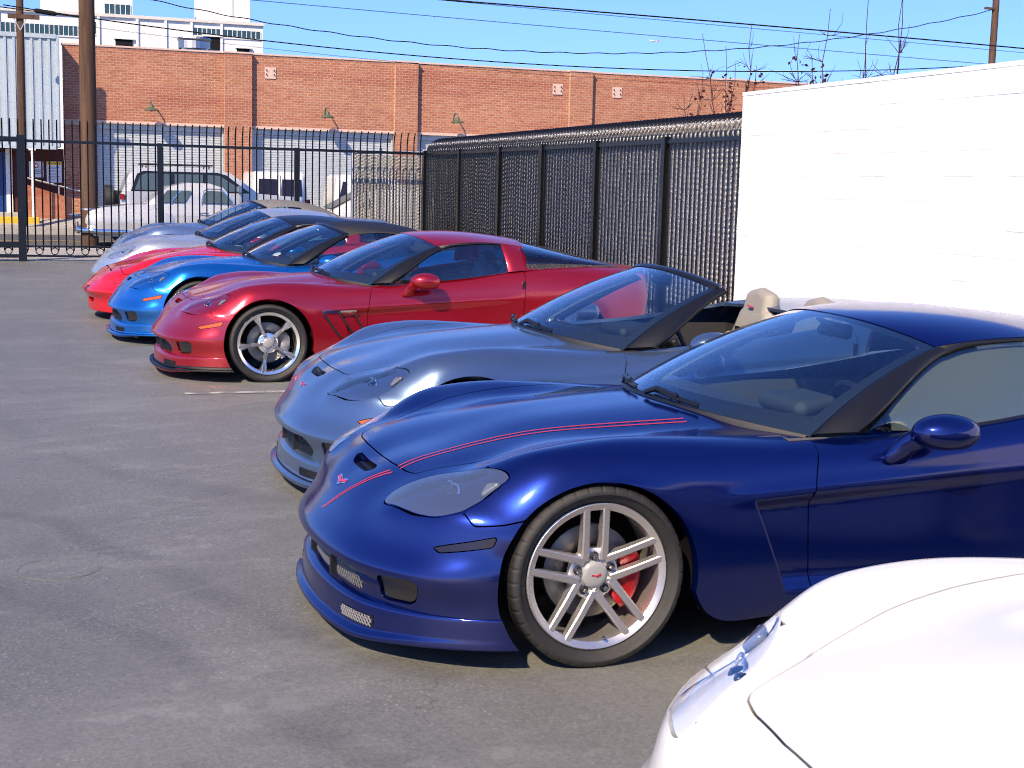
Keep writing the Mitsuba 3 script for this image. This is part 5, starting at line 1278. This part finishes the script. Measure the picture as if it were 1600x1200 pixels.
def pane(poly, yo, lean): 
    m = trimesh.creation.extrude_polygon(shapely.Polygon(poly).buffer(-.03).buffer(.03), .012); v = m.vertices.copy(); m.vertices = np.stack([v[:, 0], -yo - v[:, 2] + lean * (v[:, 1] - 1.0), v[:, 1]], 1); m.fix_normals(); return m
put(vw + '__side_window', pane([(1.62, 1.08), (1.80, 1.30), (2.36, 1.30), (2.18, 1.04), (1.66, 1.03)], .795, .24), 'window_pale', False, TV); put(vw + '__window_bar', bars([((1.86, -.815, 1.02), (2.10, -.735, 1.31))], .022), 'chrome', False, TV)
put(vw + '__side_window', pane([(2.56, 1.03), (2.66, 1.31), (3.02, 1.30), (3.28, 1.03)], .795, .24), 'window_pale', False, TV)
put(vw + '__window_trim', cat([tube([(2.53, -.815, 1.0), (2.60, -.745, 1.30), (2.70, -.73, 1.345), (3.02, -.73, 1.34), (3.3, -.81, 1.02)], .014, 6)]), 'chrome', False, TV)
put(vw + '__door_handle', cat([tube([(2.48, -.88, .80), (2.60, -.90, .80), (2.70, -.88, .79)], .015, 6)]), 'chrome', 30, TV)
put(vw + '__rear_bumper', cat([tube([(1.0, -.86, .36), (.3, -.90, .36), (-.06, -.78, .38), (-.14, -.4, .40), (-.15, .4, .40), (-.06, .78, .38)], .065, 10), tube([(-.14, -.55, .30), (-.16, -.55, .56)], .04, 8), tube([(-.14, .55, .30), (-.16, .55, .56)], .04, 8)]), 'chrome', 40, TV)
put(vw + '__tail_lamp', m_to_tri(hull_spheres([((.035, -.70, .58), .05), ((.06, -.70, .72), .045)])), 'tail_red', 30, TV)
put(vw + '__antenna', tube([(-.12, -.2, .70), (-.32, -.2, .71)], .02, 6), 'chrome', False, TV)
wheels(vw, [(.95, -.70), (3.75, -.70), (.95, .70), (3.75, .70)], TV, .33)
# off-roader behind it
sv = thing('off_roader', 'pale off-road car with roof rack and spare wheel, behind the vintage car', 'car')
TS = T().translate([2.20, 38.4, .12])
put(sv + '__body', shaped_body([(-.05, .40), (-.06, 1.05), (.0, 1.20), (3.5, 1.20), (4.4, 1.14), (4.62, 1.0), (4.62, .40)], 1.80, ([.3, .6, 1.2], [.95, 1, .97])), 'paint_old_silver', 40, TS)
put(sv + '__roof', shaped_body([(-.02, 1.15), (.16, 1.62), (.34, 1.80), (2.4, 1.80), (2.75, 1.70), (3.55, 1.15)], 1.70, ([1.1, 1.5, 1.82], [1.0, .95, .86])), 'paint_old_silver', 40, TS)
for poly in ([(.30, 1.24), (.44, 1.60), (.60, 1.66), (1.18, 1.66), (1.18, 1.24)], [(1.30, 1.24), (1.30, 1.66), (2.02, 1.66), (2.02, 1.24)], [(2.14, 1.24), (2.14, 1.66), (2.45, 1.64), (3.10, 1.24)]):
    m = trimesh.creation.extrude_polygon(shapely.Polygon(poly), .02); v = m.vertices.copy(); m.vertices = np.stack([v[:, 0], -.845 - v[:, 2] + .10 * (v[:, 1] - 1.2), v[:, 1]], 1); m.fix_normals(); put(sv + '__side_window', m, 'window_pale', False, TS)
m = trimesh.creation.extrude_polygon(shapely.Polygon([(.20, 1.20), (.36, 1.64), (.52, 1.72), (2.40, 1.72), (2.62, 1.66), (3.25, 1.20)]), .012); v = m.vertices.copy(); m.vertices = np.stack([v[:, 0], -.842 - v[:, 2] + .10 * (v[:, 1] - 1.2), v[:, 1]], 1); m.fix_normals(); put(sv + '__window_surround', m, 'black_trim', False, TS)
put(sv + '__roof_rack', cat([tube([(.5, s * .6, 1.90), (2.3, s * .6, 1.90)], .025, 6) for s in (-1, 1)] + [tube([(x, -.6, 1.89), (x, .6, 1.89)], .02, 6) for x in (.6, 1.2, 1.8, 2.2)] + [tube([(x, s * .6, 1.78), (x, s * .6, 1.90)], .02, 6) for x in (.6, 2.2) for s in (-1, 1)]), 'black_plastic', False, TS)
m = to_tri(lathe([(.12, -.10), (.30, -.12), (.37, -.09), (.37, .09), (.30, .12), (.12, .1)], 30)); m.vertices = m.vertices[:, [1, 0, 2]]; m.faces = m.faces[:, ::-1]; m.apply_translation([-.32, -.30, .98]); s_ = put(sv + '__spare_wheel', m, 'rubber', 30, TS); put(s_ + '__carrier', box(-.24, .0, -.36, -.24, .8, 1.2), 'black_plastic', False, TS)
put(sv + '__tail_lamp', box(-.065, .03, -.90, -.80, .98, 1.12), 'tail_red', False, TS)
put(sv + '__door_mirror', rounded_box(2.9, 3.0, -1.12, -.90, 1.22, 1.40, .03), 'cream_trim', 30, TS)
wheels(sv, [(.75, -.74), (3.6, -.74), (.75, .74), (3.6, .74)], TS, .36)
# white van seen from behind
wv = thing('white_van', 'white van parked nose to the roll-up door with its dark rear windows facing', 'van')
TN = T().translate([6.58, 39.6, .12])
def yprism(poly, x0, x1): 
    m = prism([(p[0], p[1]) for p in poly], x0, x1); m.vertices = m.vertices[:, [1, 0, 2]]; m.fix_normals(); return m
m = shaped_body([(0, .35), (-.02, 1.0), (.10, 1.72), (.25, 1.80), (2.3, 1.80), (3.2, 1.15), (4.1, 1.0), (4.2, .35)], 1.62, ([.3, .9, 1.4, 1.8], [.97, 1, .95, .84])); m.vertices = m.vertices[:, [1, 0, 2]]; m.fix_normals(); put(wv + '__body', m, 'paint_van_white', 40, TN)
for x0, x1 in ((-.62, -.08), (.04, .60)):
    w = put(wv + '__rear_window', prism([(x0, 1.14), (x1, 1.14), (x1 - .02, 1.60), (x0 + .02, 1.60)], -.02, .01).apply_transform(np.array([[1, 0, 0, 0], [0, 1, .17, -.20], [0, 0, 1, 0], [0, 0, 0, 1.0]])), 'glass_dark' if False else 'smoked_lens', False, TN)
put(wv + '__number_plate', box(-.02, .32, -.05, -.02, .76, .92), 'paper_white', False, TN); put(wv + '__plate_recess', box(-.06, .36, -.035, -.0, .73, .95), 'black_plastic', False, TN)
for s in (-1, 1): put(wv + '__tail_lamp', box(s * .775 - .04, s * .775 + .04, -.05, .05, .80, 1.05), 'tail_red', False, TN)
put(wv + '__rear_bumper', rounded_box(-.80, .80, -.12, .05, .38, .58, .03), 'black_plastic', 30, TN); put(wv + '__door_seam', box(-.02, -.005, -.045, -.0, .6, 1.7), 'black_plastic', False, TN)
put(wv + '__door_mirror', rounded_box(-1.10, -.84, 2.4, 2.5, 1.15, 1.40, .03), 'black_plastic', 30, TN)
wheels(wv, [], TN)
a, b = simple_wheel(.33)
for x in (-.66, .66):
    for y in (.8, 3.3): 
        q = a.copy(); q.vertices = q.vertices[:, [1, 0, 2]]; q.apply_translation([x, y, .33]); q.fix_normals(); w = put(wv + '__wheel', q, 'rubber', 30, TN)
# white pickup and dark hatchback half hidden by the corner panel
pk_ = thing('white_pickup', 'white pickup cab half hidden behind the pale chain link panel', 'pickup truck')
TP = T().translate([8.05, 40.2, .12])
m = shaped_body([(-.02, .4), (0, 1.1), (.08, 1.70), (.2, 1.78), (1.6, 1.78), (2.4, 1.15), (3.3, 1.05), (3.4, .4)], 1.70, ([.3, .9, 1.4, 1.8], [.97, 1, .95, .82])); put(pk_ + '__body', m, 'paint_van_white', 40, TP)
put(pk_ + '__side_window', prism([(.42, 1.14), (.52, 1.58), (1.5, 1.58), (2.1, 1.14)], -.86, -.84).apply_transform(np.array([[1, 0, 0, 0], [0, 1, .10, -.12], [0, 0, 1, 0], [0, 0, 0, 1.0]])), 'smoked_lens', False, TP)
put(pk_ + '__quarter_window', prism([(.14, 1.14), (.24, 1.58), (.34, 1.58), (.34, 1.14)], -.86, -.84).apply_transform(np.array([[1, 0, 0, 0], [0, 1, .10, -.12], [0, 0, 1, 0], [0, 0, 0, 1.0]])), 'smoked_lens', False, TP)
wheels(pk_, [(.8, -.72), (2.7, -.72)], TP, .33)
hb = thing('white_hatchback', 'white hatchback with sloping dark rear glass by the corner panel', 'car')
TH = T().translate([6.90, 35.4, .10])
put(hb + '__body', shaped_body([(.02, .35), (.0, .82), (.15, .90), (1.0, 1.36), (1.5, 1.42), (2.4, 1.40), (3.2, .95), (4.0, .82), (4.1, .35)], 1.70, ([.3, .8, 1.1, 1.42], [.96, 1, .94, .78])), 'paint_van_white', 40, TH)
put(hb + '__rear_glass', trimesh.Trimesh([(.14, -.66, .935), (.14, .66, .935), (.98, .60, 1.385), (.98, -.60, 1.385)], [[0, 1, 2], [0, 2, 3], [0, 2, 1], [0, 3, 2]], process=False), 'window_teal', False, TH)
put(hb + '__side_window', prism([(.70, .96), (1.15, 1.26), (1.15, .96)], -.84, -.815).apply_transform(np.array([[1, 0, 0, 0], [0, 1, .22, -.22], [0, 0, 1, 0], [0, 0, 0, 1.0]])), 'smoked_lens', False, TH)
put(hb + '__spoiler', box(.92, 1.25, -.62, .62, 1.395, 1.45), 'paint_slate_blue', False, TH)
put(hb + '__tail_lamp', m_to_tri(hull_spheres([((.06, -.74, .80), .06), ((.14, -.76, .86), .05)])), 'tail_red', 30, TH); put(hb + '__turn_lamp', m_to_tri(hull_spheres([((.10, -.78, .76), .035), ((.2, -.80, .78), .03)])), 'amber_lens', 30, TH)
wheels(hb, [(.75, -.72), (3.2, -.72)], TH, .31)
